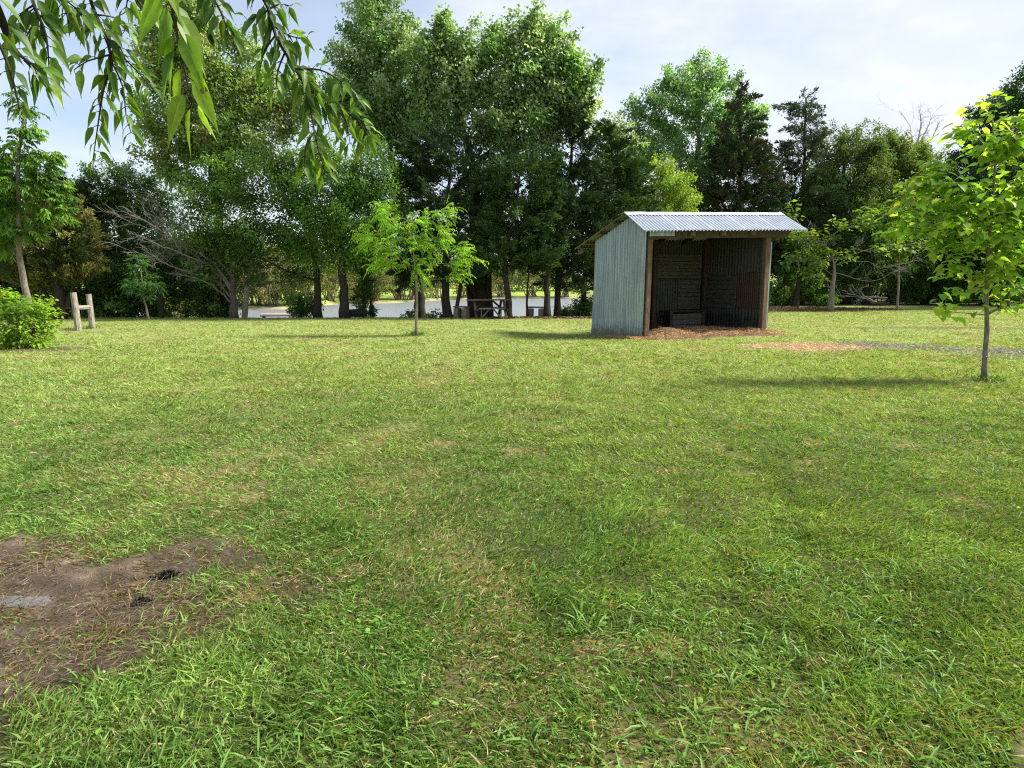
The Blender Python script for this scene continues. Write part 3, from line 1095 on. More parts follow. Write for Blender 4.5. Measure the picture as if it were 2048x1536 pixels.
def S(u, v, z):
    """shelter coordinates -> world; the frame has settled with the slope along its front"""
    u, v, z = np.broadcast_arrays(np.asarray(u, float), np.asarray(v, float), np.asarray(z, float))
    p = SO + u[..., None] * SU + v[..., None] * SV
    p[..., 2] = z
    return p


def sbase(u, v):
    q = S(u, v, 0)
    return height(q[..., 0], q[..., 1])


shed = thing('animal_shelter', 'open-fronted animal shelter clad in grey corrugated tin with a sloping tin roof', 'shed', SO)


def sheet(corner, a, b, na_waves, waves_along_b=False, amp=0.011, dent=None, res=8, thick=0.0, g=None):
    """corrugated sheet: corner + s*a + t*b, waves across a (ridges run along b)"""
    corner, a, b = (np.asarray(q, float) for q in (corner, a, b))
    nrm = norm(np.cross(a, b))
    ns_ = na_waves * res + 1
    nt_ = 14
    s, t = np.meshgrid(np.linspace(0, 1, ns_), np.linspace(0, 1, nt_), indexing='ij')
    h = amp * np.sin(2 * np.pi * na_waves * s)
    if dent is not None:
        h = dent(s, t, h)
    V = corner + s[..., None] * a + t[..., None] * b + h[..., None] * nrm
    i, j = np.meshgrid(np.arange(ns_ - 1), np.arange(nt_ - 1), indexing='ij')
    f = np.stack([i * nt_ + j, (i + 1) * nt_ + j, (i + 1) * nt_ + j + 1, i * nt_ + j + 1], -1).reshape(-1, 4)
    return V.reshape(-1, 3), f


def gable_wall(geo, u0, waves, seed, lean=0.0, flat=True, top_off=0.05):
    """end wall: corrugated, its top edge follows the roof"""
    res, nt_ = 8, 26
    ns_ = waves * res + 1
    g = np.random.default_rng(seed)
    s, t = np.meshgrid(np.linspace(0, 1, ns_), np.linspace(0, 1, nt_), indexing='ij')
    v = s * SD
    z0 = sbase(np.full_like(v, u0), v) - 0.03
    zt = roof_z(np.full_like(v, u0), v) - top_off
    z = z0 + (zt - z0) * t
    amp = 0.042 * (1 - 0.8 * sst(0.26, 0.10, t)) * (0.8 + 0.4 * fbm(s * 6, t * 5, seed))
    bulge = (fbm(s * 3, t * 3, seed + 5) - 0.5) * 0.05 * sst(0.5, 0.1, t) + (fbm(s * 14, t * 9, seed + 8) - 0.5) * 0.035 * sst(0.32, 0.12, t)
    amp = amp * (0.75 + 0.5 * vnoise(s * 9 + seed, t * 2, seed + 2))
    out = amp * np.sin(2 * np.pi * waves * s + 0.5 * vnoise(s * 4, t * 3, seed + 4)) + 0.006 * (np.floor(s * 3 + 0.02) % 2) + bulge + lean * (1 - t) ** 1.5 * (0.35 + 0.65 * s)
    V = S(u0 - out, v, z)
    i, j = np.meshgrid(np.arange(ns_ - 1), np.arange(nt_ - 1), indexing='ij')
    f = np.stack([i * nt_ + j, (i + 1) * nt_ + j, (i + 1) * nt_ + j + 1, i * nt_ + j + 1], -1).reshape(-1, 4)
    geo.add(V.reshape(-1, 3), f)


VR, ZR, VE, ZE, VB, ZB = 0.69, 3.39, -0.37, 2.84, 3.85, 2.57
UL, UR = -0.30, 5.12
RISE = 0.030


def roof_z(u, v):
    u, v = np.asarray(u, float), np.asarray(v, float)
    z = np.where(v < VR, ZE + (v - VE) / (VR - VE) * (ZR - ZE), ZR + (v - VR) / (VB - VR) * (ZB - ZR))
    return z + RISE * (u - UL)


g_ = Geo()
gable_wall(g_, 0.0, 21, 3, lean=0.10)
tag(g_.build('side_wall', M['tin_wall'], shed, SO, True), 'pale grey side wall, dented near the ground')
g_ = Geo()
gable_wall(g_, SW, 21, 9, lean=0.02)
g_.build('side_wall', M['tin_shaded'], shed, SO, True)
# back wall
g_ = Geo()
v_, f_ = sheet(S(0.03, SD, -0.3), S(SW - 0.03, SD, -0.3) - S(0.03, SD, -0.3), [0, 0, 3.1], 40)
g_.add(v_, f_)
g_.build('back_wall', M['tin_shaded'], shed, SO, True)
# roof sheets, lapped; each sheet a part
nsh = 5
for k in range(nsh):
    u0 = UL + (UR - UL) * k / nsh
    u1 = UL + (UR - UL) * (k + 1) / nsh + (0.05 if k < nsh - 1 else 0)
    lift = 0.006 * (k % 2)
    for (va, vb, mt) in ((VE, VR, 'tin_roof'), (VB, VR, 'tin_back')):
        A0 = S(u0, va, roof_z(u0, va) + lift)
        A1 = S(u1, va, roof_z(u1, va) + lift)
        B0 = S(u0, vb, roof_z(u0, vb) + lift)
        g_ = Geo()
        v_, f_ = sheet(A0, A1 - A0, B0 - A0, 11 if k == 0 else 10, amp=0.021)
        g_.add(v_, f_)
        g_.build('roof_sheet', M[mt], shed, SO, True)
# ridge cap: folded sheet
g_ = Geo()
cu = np.linspace(UL - 0.02, UR - 0.05, 40)
prof = [(VR - 0.17, -0.068), (VR - 0.09, -0.028), (VR, 0.022), (VR + 0.10, 0.006), (VR + 0.24, -0.024)]
V = np.stack([S(cu, p[0], ZR + RISE * (cu - UL) + p[1] + 0.012 + 0.003 * np.sin(cu * 9)) for p in prof], 1)
i, j = np.meshgrid(np.arange(39), np.arange(4), indexing='ij')
g_.add(V.reshape(-1, 3), np.stack([i * 5 + j, (i + 1) * 5 + j, (i + 1) * 5 + j + 1, i * 5 + j + 1], -1).reshape(-1, 4))
g_.build('ridge_cap', M['tin_roof'], shed, SO, False)


def post(u, v, size, mat, name='corner_post', ztop=None, tilt=0.0):
    z0 = float(sbase(u, v)) - 0.15
    z1 = float(roof_z(u, v)) - 0.10 if ztop is None else ztop
    g = Geo()
    g.beam(S(u + tilt, v, z0), S(u, v, z1), size[0], size[1], 0.012, up=SV)
    return g.build(name, M[mat], shed, SO)


post(0.12, 0.02, (0.14, 0.13), 'brown_wood', tilt=-0.05)
post(SW - 0.09, 0.03, (0.17, 0.15), 'brown_wood')
post(0.13, SD - 0.12, (0.14, 0.14), 'dark_wood')
post(SW - 0.13, SD - 0.12, (0.14, 0.14), 'dark_wood')
post(2.05, SD - 0.14, (0.16, 0.14), 'dark_wood')
g_ = Geo()
v_, f_ = sheet(S(SW + 0.015, 0.035, float(sbase(SW, 0)) - 0.05), S(SW + 0.115, 0.055, 0) - S(SW + 0.015, 0.035, 0), [0, 0, 2.72], 1, amp=0.012)
g_.add(v_, f_)
g_.build('corner_flashing', M['tin_wall'], shed, SO, True)
# header beam and its block ends
zt = lambda u: float(roof_z(u, 0.0)) - 0.10
g_ = Geo()
g_.beam(S(0.0, -0.07, zt(0) - 0.16), S(SW + 0.55, -0.07, zt(SW + 0.55) - 0.16), 0.07, 0.24, 0.01)
g_.build('header_beam', M['dark_wood'], shed, SO)
for u in (1.35, 2.35, 3.35):
    g_ = Geo()
    g_.beam(S(u, -0.18, zt(u) - 0.16), S(u, -0.105, zt(u) - 0.16), 0.16, 0.12, 0.006)
    g_.build('beam_block', M['brown_wood'], shed, SO)
# rafters (front and rear slope) and purlins under the sheets
for u in (0.10, 1.15, 2.15, 3.15, SW - 0.1):
    g_ = Geo()
    g_.beam(S(u, VB - 0.35, roof_z(u, VB - 0.35) - 0.13), S(u, VR, roof_z(u, VR) - 0.13), 0.05, 0.13, 0.005)
    g_.beam(S(u, VR + 0.001, roof_z(u, VR) - 0.135), S(u, 0.0, roof_z(u, 0.0) - 0.125), 0.048, 0.12, 0.005)
    g_.build('rafter', M['dark_wood'], shed, SO)
for v in (0.25, 1.35, 2.25, 3.15, VB - 0.25):
    g_ = Geo()
    g_.beam(S(UL + 0.04, v, roof_z(UL + 0.04, v) - 0.042), S(UR - 0.5, v, roof_z(UR - 0.5, v) - 0.042), 0.09, 0.04, 0.004)
    g_.build('purlin', M['dark_wood'], shed, SO)
g_ = Geo()
g_.beam(S(-0.14, VB - 0.32, roof_z(-0.14, VB - 0.3) - 0.16), S(-0.14, VB + 0.03, roof_z(-0.14, VB) - 0.12), 0.05, 0.14, 0.005)
tag(g_.build('rafter_tail', M['grey_wood'], shed, SO), 'broken rafter end below the low eave')
# small tin fascia piece at the front corner
g_ = Geo()
v_, f_ = sheet(S(0.02, -0.115, zt(0) - 0.215), S(0.80, -0.115, zt(0.8) - 0.215) - S(0.02, -0.115, zt(0) - 0.215), [0, 0, 0.21], 8, amp=0.010)
g_.add(v_, f_)
g_.build('fascia_sheet', M['tin_wall'], shed, SO, True)
# panels fixed to the inside of the back wall and of the far side wall
def back_panel(u0, u1, z0, z1, mat, waves, horiz, off, lab=None):
    g = Geo()
    c = S(u0, SD - off, z0)
    a, b = S(u1, SD - off, z0) - c, np.array([0, 0, z1 - z0])
    if waves:
        v, f = sheet(c, b, a, waves, amp=0.009) if horiz else sheet(c, a, b, waves, amp=0.012)
        g.add(v, f)
    else:
        m = 7
        for k in range(m):
            h0 = (z1 - z0) / m
            g.beam(c + [0, 0, (k + 0.5) * h0], c + a * (1 - 0.012 * (k * 5 % 3)) + [0, 0, (k + 0.5) * h0], 0.02 + 0.004 * (k % 2), h0 - 0.012, 0.003)
    o = g.build('wall_panel', M[mat], shed, SO, bool(waves))
    if lab:
        o['label'] = lab


back_panel(2.14, 3.86, 1.62, 2.40, 'ply', 0, True, 0.10, 'horizontal boards high on the back wall')
back_panel(2.16, 3.02, 0.42, 1.60, 'tin_shaded', 9, False, 0.10, 'upright ribbed panel on the back wall')
back_panel(3.00, 3.86, 0.62, 1.58, 'ply', 0, False, 0.085, 'weathered boards on the back wall')
back_panel(0.2, 1.95, 1.4, 2.4, 'tin_shaded', 14, False, 0.09)


def side_panel(v0, v1, z0, z1, mat, waves, horiz, off, lab=None):
    g = Geo()
    c = S(SW - off, v0, z0)
    a, b = S(SW - off, v1, z0) - c, np.array([0, 0, z1 - z0])
    if waves:
        v, f = sheet(c, b, a, waves, amp=0.009) if horiz else sheet(c, a, b, waves, amp=0.012)
        g.add(v, f)
    else:
        m = 7
        for k in range(m):
            h0 = (z1 - z0) / m
            g.beam(c + [0, 0, (k + 0.5) * h0], c + a * (1 - 0.012 * (k * 5 % 3)) + [0, 0, (k + 0.5) * h0], 0.02 + 0.004 * (k % 2), h0 - 0.012, 0.003)
    o = g.build('wall_panel', M[mat], shed, SO, bool(waves))
    if lab:
        o['label'] = lab


side_panel(1.32, 2.75, 0.68, 1.72, 'ply', 0, False, 0.06, 'weathered boards on the side wall')
side_panel(0.30, 1.28, 0.74, 1.78, 'tin_rust', 11, False, 0.055, 'rusty ribbed panel on the side wall')
# feed box at the back, loose planks, straw heap
FB = S(2.98, SD - 0.46, float(sbase(2.98, SD - 0.46)))
fb = thing('feed_box', 'low grey plank feed box against the back wall inside the tin shelter', 'feed box', FB)
b0 = FB[2]
Rs = np.stack([SU, SV, [0, 0, 1]], 1)
for kz in range(3):
    g_ = Geo()
    g_.box((1.10, 0.03, 0.165), S(2.98, SD - 0.66, b0 + 0.09 + kz * 0.178), Rs, 0.006)
    g_.build('plank', M['grey_wood'], fb, FB)
for du in (-0.60, 0.62):
    g_ = Geo()
    g_.box((0.11, 0.12, 0.62), S(2.98 + du, SD - 0.64, b0 + 0.29), Rs, 0.01)
    g_.build('leg', M['dark_wood'], fb, FB)
g_ = Geo()
g_.box((1.40, 0.52, 0.035), S(2.98, SD - 0.46, b0 + 0.615), Rs, 0.006)
g_.build('lid', M['dark_wood'], fb, FB)

rg = np.random.default_rng(23)
heap = Geo()
n = 30000
u = rg.uniform(-0.55, SW + 0.75, n)
v = rg.uniform(-0.75, SD - 0.1, n)
q = S(u, v, 0)
hm = lambda u, v: (0.02 + 0.20 * np.exp(-(((u - 0.85) / 0.55) ** 2 + ((v - 0.25) / 0.5) ** 2)) + 0.13 * np.exp(-(((u - 2.4) / 1.1) ** 2 + ((v - 0.9) / 0.6) ** 2))
                   + 0.10 * np.exp(-(((u - 3.9) / 0.6) ** 2 + ((v - 0.15) / 0.5) ** 2)) + 0.06 * fbm(u * 3, v * 3, 88))
sm = straw_mask(q[:, 0], q[:, 1])
keep = (rg.uniform(0, 1, n) < sm * 0.95) & ~((u < 0.02) & (v > 0.12) & (u > -0.06)) & (u > -0.55)
u, v = u[keep], v[keep]
inside = (u > 0.05) & (u < SW - 0.05)
P = S(u, v, sbase(u, v) + np.where(inside | (v < 0.1), hm(u, v) * sst(-0.75, 0.1, v), 0.03) + rg.uniform(-0.01, 0.035, len(u)))
stalks(heap, P, rg.uniform(0.08, 0.22, len(u)), rg.uniform(0.005, 0.010, len(u)), rg, [(0.52, 0.33, 0.16), (0.42, 0.26, 0.13), (0.62, 0.43, 0.23), (0.30, 0.20, 0.11)], (1.0, 1.6))
uu, vv = np.meshgrid(np.linspace(0.02, SW - 0.02, 60), np.linspace(-0.6, SD - 0.05, 44), indexing='ij')
Vh = S(uu, vv, sbase(uu, vv) + hm(uu, vv) * sst(-0.7, 0.1, vv) - 0.012).reshape(-1, 3)
i, j = np.meshgrid(np.arange(59), np.arange(43), indexing='ij')
fh = np.stack([i * 44 + j, (i + 1) * 44 + j, (i + 1) * 44 + j + 1, i * 44 + j + 1], -1).reshape(-1, 4)
heap.add(Vh, fh, np.array([0.2, 0.13, 0.075]) * rg.uniform(0.5, 1.3, (len(fh), 1)))
tag(heap.build('straw_bedding', M['straw']), 'heaped orange-brown straw bedding on the floor of the tin shelter', 'straw', kind='stuff')
for (u0, u1, v0, lab) in ((1.75, 2.25, 0.22, 'short loose plank in the straw nearer the middle of the shelter front'),
                          (2.65, 3.2, 0.28, 'short loose plank in the straw nearer the right post of the shelter')):
    c = S((u0 + u1) / 2, v0, float(sbase((u0 + u1) / 2, v0)) + 0.17)
    g_ = Geo()
    g_.box((u1 - u0, 0.10, 0.03), (0, 0, 0), Rs, 0.005)
    o = g_.build('loose_plank', M['dark_wood'])
    o.location = c
    tag(o, lab, 'plank', 'loose planks in the straw')

# ------------------------------------------------------------------ hitching posts
hp = grd(169, 659)
hr = thing('hitching_rail', 'two weathered grey wooden posts joined by a low rail on the lawn', 'hitching rail', hp)


def round_post(name, p0, p1, r, mat, parent, base, seed, k=14):
    g = Geo()
    pts = smooth_path([p0, (np.asarray(p0) + p1) / 2 + np.array([0.01, 0, 0]), p1], 0.12)
    g.sweep(pts, np.linspace(r * 1.08, r * 0.95, len(pts)), k, 0.07, True, seed)
    return g.build(name, M[mat], parent, base, smooth=False)


pa, pb = grd(157, 661), grd(185, 657)
ta, tb = at(146, 585, pa[1]), at(177, 588, pb[1])
pa[2] -= 0.08
pb[2] -= 0.08
round_post('post', pa, ta, 0.088, 'weathered', hr, hp, 1)
round_post('post', pb, tb, 0.085, 'weathered', hr, hp, 2)
fa = lambda p, t, z: p + (t - p) * ((z - p[2]) / (t[2] - p[2]))
ra, rb = fa(pa, ta, 0.71), fa(pb, tb, 0.70)
round_post('rail', ra, rb, 0.066, 'weathered', hr, hp, 3)

# fence posts at the lawn's edge
def lone_post(px, py, top, topx, r, mat, lab, seed, dy=0):
    b = grd(px, py)
    b[1] += dy
    b[2] = hz(b) - 0.1
    t = at(topx, top, b[1])
    g = Geo()
    pts = smooth_path([b, t], 0.15)
    g.sweep(pts, np.linspace(r * 1.1, r * 0.9, len(pts)), 12, 0.07, True, seed)
    o = g.build('wooden_post', M[mat], None, b)
    o.location = b
    return tag(o, lab, 'post')


lone_post(322, 637, 584, 322, 0.085, 'bark', 'dark square-topped wooden post standing in front of yellow-green brush', 11)
lone_post(488, 636, 573, 494, 0.115, 'bark_grey', 'stout pale wooden post at the pond edge beside the dock', 12)

# ------------------------------------------------------------------ picnic table and benches under the trees
PT = grd(976, 636.5)
PT[2] = hz(PT)
ptab = thing('picnic_table', 'dark wooden picnic table with attached benches under the cedar trees', 'picnic table', PT)
rz = math.radians(14)
Rt = np.array([[math.cos(rz), -math.sin(rz), 0], [math.sin(rz), math.cos(rz), 0], [0, 0, 1]])
lp = lambda x, y, z: PT + Rt @ np.array([x, y, z])
g_ = Geo()
for k in range(5):
    g_.box((1.75, 0.135, 0.04), lp(0, -0.30 + k * 0.15, 0.76), Rt, 0.006)
g_.build('table_top', M['grey_wood'], ptab, PT)
for sy in (-1, 1):
    g_ = Geo()
    for k in range(2):
        g_.box((1.75 if sy > 0 else 1.0, 0.135, 0.04), lp(0 if sy > 0 else -0.02, sy * (0.62 + k * 0.15), 0.42), Rt, 0.006)
    g_.build('bench_seat', M['grey_wood'], ptab, PT)
for sx in (-0.62, 0.62):
    for sy in (-1, 1):
        g_ = Geo()
        g_.beam(lp(sx, sy * 0.72, 0.0), lp(sx, sy * 0.22, 0.74), 0.04, 0.10, 0.006, up=Rt[:, 0])
        g_.build('leg', M['dark_wood'], ptab, PT)
    g_ = Geo()
    g_.beam(lp(sx + 0.045, -0.78, 0.37), lp(sx + 0.045, 0.78, 0.37), 0.04, 0.09, 0.005)
    g_.build('crossbar', M['dark_wood'], ptab, PT)
    g_ = Geo()
    g_.beam(lp(sx * 0.93, 0, 0.40), lp(sx * 0.3, 0, 0.735), 0.04, 0.08, 0.005)
    g_.build('brace', M['dark_wood'], ptab, PT)
for sx in (-0.42, 0.40):
    g_ = Geo()
    g_.beam(lp(sx, -0.70, 0.0), lp(sx, -0.70, 0.40), 0.05, 0.07, 0.005, up=(0, 1, 0))
    g_.beam(lp(sx, -0.70, 0.05), lp(sx * 0.2, -0.70, 0.40), 0.04, 0.06, 0.005)
    g_.build('bench_leg', M['grey_wood'], ptab, PT)


def block_bench(px, py, length, rot, lab, mat_leg='bark_grey', mat_top='grey_wood', hgt=0.47):
    b = grd(px, py)
    b[2] = hz(b)
    t = thing('block_bench', lab, 'bench', b)
    R = np.array([[math.cos(rot), -math.sin(rot), 0], [math.sin(rot), math.cos(rot), 0], [0, 0, 1]])
    for s in (-1, 1):
        g = Geo()
        g.box((0.22, 0.30, hgt - 0.02), b + R @ np.array([s * length * 0.33, 0, (hgt - 0.02) / 2 - 0.03]), R, 0.02)
        g.build('leg', M[mat_leg], t, b)
    g = Geo()
    g.box((length, 0.34, 0.06), b + R @ np.array([0, 0, hgt + 0.005]), R, 0.012)
    g.build('seat', M[mat_top], t, b)
    return t


block_bench(923, 637, 0.62, math.radians(-32), 'squat bench on two block legs left of the picnic table')
block_bench(1072, 634, 0.75, math.radians(-18), 'squat bench on two block legs right of the picnic table', 'bark_grey')
bl = at(122, 634, 26.5)
bl[2] = hz(bl)
bb = thing('plank_bench', 'long dark plank bench in the shade behind the hitching posts', 'bench', bl)
g_ = Geo()
g_.box((1.5, 0.26, 0.06), bl + np.array([0, 0, 0.45]), None, 0.01)
g_.build('seat', M['dark_wood'], bb, bl)
for s in (-0.55, 0.55):
    g_ = Geo()
    g_.box((0.16, 0.2, 0.46), bl + np.array([s, 0, 0.2]), None, 0.02)
    g_.build('leg', M['dark_wood'], bb, bl)

# dock reaching into the pond
DK = np.array([-10.9, 31.0, -0.06])
dk = thing('dock', 'faded pinkish wooden dock at the pond edge', 'dock', DK)
rd = math.radians(20)
Rd = np.array([[math.cos(rd), -math.sin(rd), 0], [math.sin(rd), math.cos(rd), 0], [0, 0, 1]])
g_ = Geo()
for k in range(12):
    g_.box((1.9, 0.20, 0.04), DK + Rd @ np.array([0.004 * ((k * 7) % 5), -1.2 + k * 0.215, 0.035]), Rd, 0.005)
g_.build('deck', M['dock'], dk, DK)
for sx in (-0.8, 0.8):
    for sy in (-0.95, 0.95):
        g_ = Geo()
        p = DK + Rd @ np.array([sx, sy, 0])
        g_.sweep([p + np.array([0, 0, -1.4]), p + np.array([0, 0, 0.012])], 0.06, 10, 0.03)
        g_.build('pile', M['bark_grey'], dk, DK)

# flat stone and charred lumps in the bare patch
def rock(name, c, size, lab, cat, mat, seed, group=None):
    g = np.random.default_rng(seed)
    n, m = 20, 9
    V = []
    for a in range(m + 1):
        ph = math.pi * a / m
        for b in range(n):
            t = 2 * math.pi * b / n
            d = np.array([math.sin(ph) * math.cos(t), math.sin(ph) * math.sin(t), math.cos(ph)])
            r = 1 + 0.28 * (fbm(np.array([d[0] * 1.6 + seed]), np.array([d[1] * 1.6 + d[2] * 2]), seed)[0] - 0.5) * 2
            d = np.sign(d) * np.abs(d) ** 0.75
            V.append(d * r * np.array(size) / 2)
    i, j = np.meshgrid(np.arange(m), np.arange(n), indexing='ij')
    f = np.stack([i * n + j, (i + 1) * n + j, (i + 1) * n + (j + 1) % n, i * n + (j + 1) % n], -1).reshape(-1, 4)
    G_ = Geo()
    G_.add(V, f)
    o = G_.build(name, M[mat], None, None, True)
    o.location = [float(q) for q in c]
    return tag(o, lab, cat, group)


p = grd(22, 1203)
rock('flat_stone', (p[0], p[1], -0.012), (0.42, 0.11, 0.045), 'flat grey stone half sunk in the bare soil', 'stone', 'stone', 5)
for (px, py, sx, lab) in ((335, 1150, 0.075, 'larger black charred clump on the bare soil'), (284, 1202, 0.045, 'smaller black charred clump on the bare soil')):
    p = grd(px, py)
    q = rg.normal(size=(420, 2)) * np.array([sx * 0.42, sx * 0.30]) + p[:2]
    rr = np.hypot(*((q - p[:2]) / sx).T)
    P = np.stack([q[:, 0], q[:, 1], height(q[:, 0], q[:, 1]) + rg.uniform(0.0, 0.03, 420) * np.clip(1 - rr, 0.1, 1)], 1) 
    G_ = Geo()
    stalks(G_, P, rg.uniform(0.012, 0.035, 420), rg.uniform(0.006, 0.014, 420), rg, [(0.012, 0.011, 0.010), (0.025, 0.021, 0.018), (0.006, 0.006, 0.006)], (0.6, 1.5))
    o = G_.build('charred_clump', M['straw'], None, (p[0], p[1], 0))
    o.location = (float(p[0]), float(p[1]), 0)
    tag(o, lab, 'charred clump', 'charred clumps in the bare patch')

# ------------------------------------------------------------------ trees round the pond
COTTON = [(0.21, 0.33, 0.12), (0.26, 0.38, 0.165), (0.16, 0.27, 0.09), (0.38, 0.47, 0.27)]
COTTON_Y = [(0.24, 0.345, 0.09), (0.17, 0.27, 0.07), (0.29, 0.33, 0.12), (0.30, 0.40, 0.14)]
ELM = [(0.075, 0.155, 0.034), (0.10, 0.20, 0.04), (0.05, 0.11, 0.026)]
ELM_L = [(0.125, 0.25, 0.046), (0.165, 0.30, 0.058), (0.09, 0.19, 0.036)]
CEDAR = [(0.032, 0.066, 0.024), (0.045, 0.085, 0.028), (0.025, 0.05, 0.02)]
CEDAR_G = [(0.05, 0.105, 0.032), (0.07, 0.135, 0.036), (0.038, 0.08, 0.026)]
CEDAR_B = [(0.10, 0.115, 0.034), (0.06, 0.085, 0.028), (0.135, 0.135, 0.04)]
LIME = [(0.19, 0.29, 0.035), (0.14, 0.24, 0.03), (0.23, 0.31, 0.05)]
POND = 'trees along the pond edge'
WOODS = 'trees of the wood on the right'

tree('cottonwood_tree', 'tall cottonwood behind the drooping branches, sunlit yellowish crown', 29.5,
     [(452, 637), (448, 540), (436, 420), (420, 300), (405, 180), (395, 60)], 0.28,
     [(345, 80, 75, 80), (430, 130, 90, 80), (520, 195, 72, 52), (585, 175, 42, 30), (410, 240, 100, 75), (345, 310, 50, 70), (560, 235, 70, 42), (470, 320, 80, 55), (370, 20, 70, 60), (335, 210, 50, 70)],
     46000, 'cluster', (0.14, 0.11), COTTON_Y, 210, 0.50, 'bark', 'cotton', POND, seed=3)
tree('elm_tree', 'bushy mid-green elm reaching low over the bank beside the grey dead boughs', 28.0,
     [(636, 638), (634, 560), (622, 470), (590, 380), (560, 310)], 0.17,
     [(420, 370, 70, 60), (450, 440, 85, 70), (545, 400, 85, 75), (500, 480, 100, 50), (600, 450, 70, 60), (400, 470, 50, 60), (540, 320, 60, 45), (610, 520, 55, 35), (430, 540, 70, 35), (560, 340, 60, 40)],
     34000, 'cluster', (0.12, 0.07), ELM_L[:2] + ELM, 230, 0.42, 'bark', 'leaf', POND, seed=4)
tree('elm_tree', 'thick-trunked elm with bright green top left of the lime sapling', 27.4,
     [(690, 638), (686, 560), (684, 470), (700, 380), (715, 310)], 0.20,
     [(735, 345, 68, 62), (670, 380, 70, 75), (730, 430, 75, 65), (650, 320, 45, 40), (690, 500, 80, 45), (760, 480, 50, 55), (640, 470, 60, 60), (780, 400, 35, 50)],
     32000, 'cluster', (0.12, 0.07), ELM_L, 220, 0.42, 'bark', 'leaf', POND, seed=5)
tree('cottonwood_tree', 'tallest cottonwood, narrow crown cut by the top of the picture', 31.0,
     [(840, 638), (836, 560), (815, 470), (790, 350), (768, 210), (752, 40)], 0.26,
     [(742, 30, 55, 52), (715, 110, 42, 50), (785, 115, 48, 60), (745, 200, 65, 60), (690, 190, 35, 55), (790, 240, 50, 55), (835, 205, 32, 60), (812, 75, 18, 30), (760, 270, 40, 30)],
     31000, 'cluster', (0.14, 0.115), COTTON, 150, 0.50, 'bark', 'cotton', POND, seed=6)
tree('cottonwood_tree', 'broad spreading cottonwood with a forked trunk above the dark cedars', 30.0,
     [(962, 638), (958, 560), (952, 440), (945, 330), (920, 240), (900, 130)], 0.40,
     [(862, 125, 36, 50), (905, 100, 40, 50), (957, 95, 46, 46), (1012, 95, 44, 46), (1066, 92, 34, 48), (1115, 102, 38, 46), (1150, 155, 36, 46), (890, 190, 70, 55), (965, 165, 60, 50), (1030, 170, 60, 55), (1095, 180, 60, 55), (1140, 225, 42, 40), (1070, 245, 65, 45), (975, 250, 70, 42), (870, 255, 45, 35), (1000, 345, 55, 30), (897, 48, 14, 28), (1064, 48, 14, 20), (1183, 138, 16, 20), (1010, 290, 50, 35), (1120, 255, 50, 30)],
     46000, 'cluster', (0.155, 0.13), COTTON, 270, 0.46, 'bark', 'cotton', POND, seed=7,
     extra=[([(945, 335), (985, 300), (1030, 250), (1085, 150)], 0.14, 0.04), ([(978, 637), (976, 560), (985, 470)], 0.24, 0.1), ([(945, 637), (938, 570), (925, 500)], 0.2, 0.08)])
tree('cedar_tree', 'dark spreading cedar with twin stems left of the picnic table', 28.3,
     [(900, 638), (890, 580), (895, 470), (900, 330)], 0.20,
     [(890, 315, 82, 48), (850, 330, 50, 55), (880, 390, 92, 60), (920, 450, 100, 60), (850, 470, 60, 60), (900, 525, 85, 40), (960, 380, 60, 60), (840, 330, 40, 60), (820, 540, 45, 40)],
     52000, 'spray', (0.16, 0.050), CEDAR, 420, 0.36, 'bark', 'needle', POND, seed=8,
     extra=[([(909, 638), (918, 590), (930, 520)], 0.10, 0.06)])
tree('cedar_tree', 'dark cedar with a bent trunk right of the picnic table', 27.8,
     [(1018, 638), (1016, 590), (1010, 520), (1030, 420), (1040, 350)], 0.15,
     [(1040, 370, 80, 60), (1070, 335, 42, 42), (1030, 450, 90, 58), (1010, 520, 75, 32), (1080, 500, 60, 40), (980, 480, 50, 45)],
     34000, 'spray', (0.16, 0.050), CEDAR_G, 300, 0.36, 'bark', 'needle', POND, seed=9)
tree('cedar_tree', 'tall pointed cedar rising over the tin roof\'s low eave', 29.5,
     [(1114, 636), (1118, 540), (1135, 400), (1150, 225)], 0.16,
     [(1150, 245, 22, 40), (1150, 310, 48, 45), (1145, 380, 75, 50), (1140, 450, 95, 50), (1130, 510, 95, 45), (1190, 430, 50, 60), (1100, 420, 45, 50), (1150, 555, 70, 30)],
     50000, 'spray', (0.16, 0.050), CEDAR, 420, 0.36, 'bark', 'needle', POND, seed=10)
tree('cedar_tree', 'loose green cedar behind the low side of the tin shelter', 31.0,
     [(1160, 634), (1175, 540), (1215, 400), (1225, 260)], 0.15,
     [(1222, 285, 30, 40), (1225, 350, 50, 45), (1235, 420, 65, 50), (1225, 490, 70, 50), (1180, 520, 50, 45), (1258, 360, 30, 50)],
     46000, 'spray', (0.16, 0.050), CEDAR_G, 380, 0.36, 'bark', 'needle', POND, seed=11)
for (b, t, r0, lab, sd_) in ((1055, 545, 0.055, 'thin straight dark trunk with few leaves between the two block benches', 31),
                             (1094, 500, 0.15, 'stout dark trunk just right of the right block bench', 32)):
    tree('cedar_tree', lab.replace('between the two block benches', 'beside the right block bench, on its left'), 28.2, [(b, 636), (b - 1, 590), (b + 3, t), (b + 6, t - 60)], r0,
         [(b + 4, t - 30, 40, 36), (b + 10, t - 80, 45, 40)], 9000, 'spray', (0.16, 0.050), CEDAR, 80, 0.34, 'bark', 'needle', POND, seed=sd_)
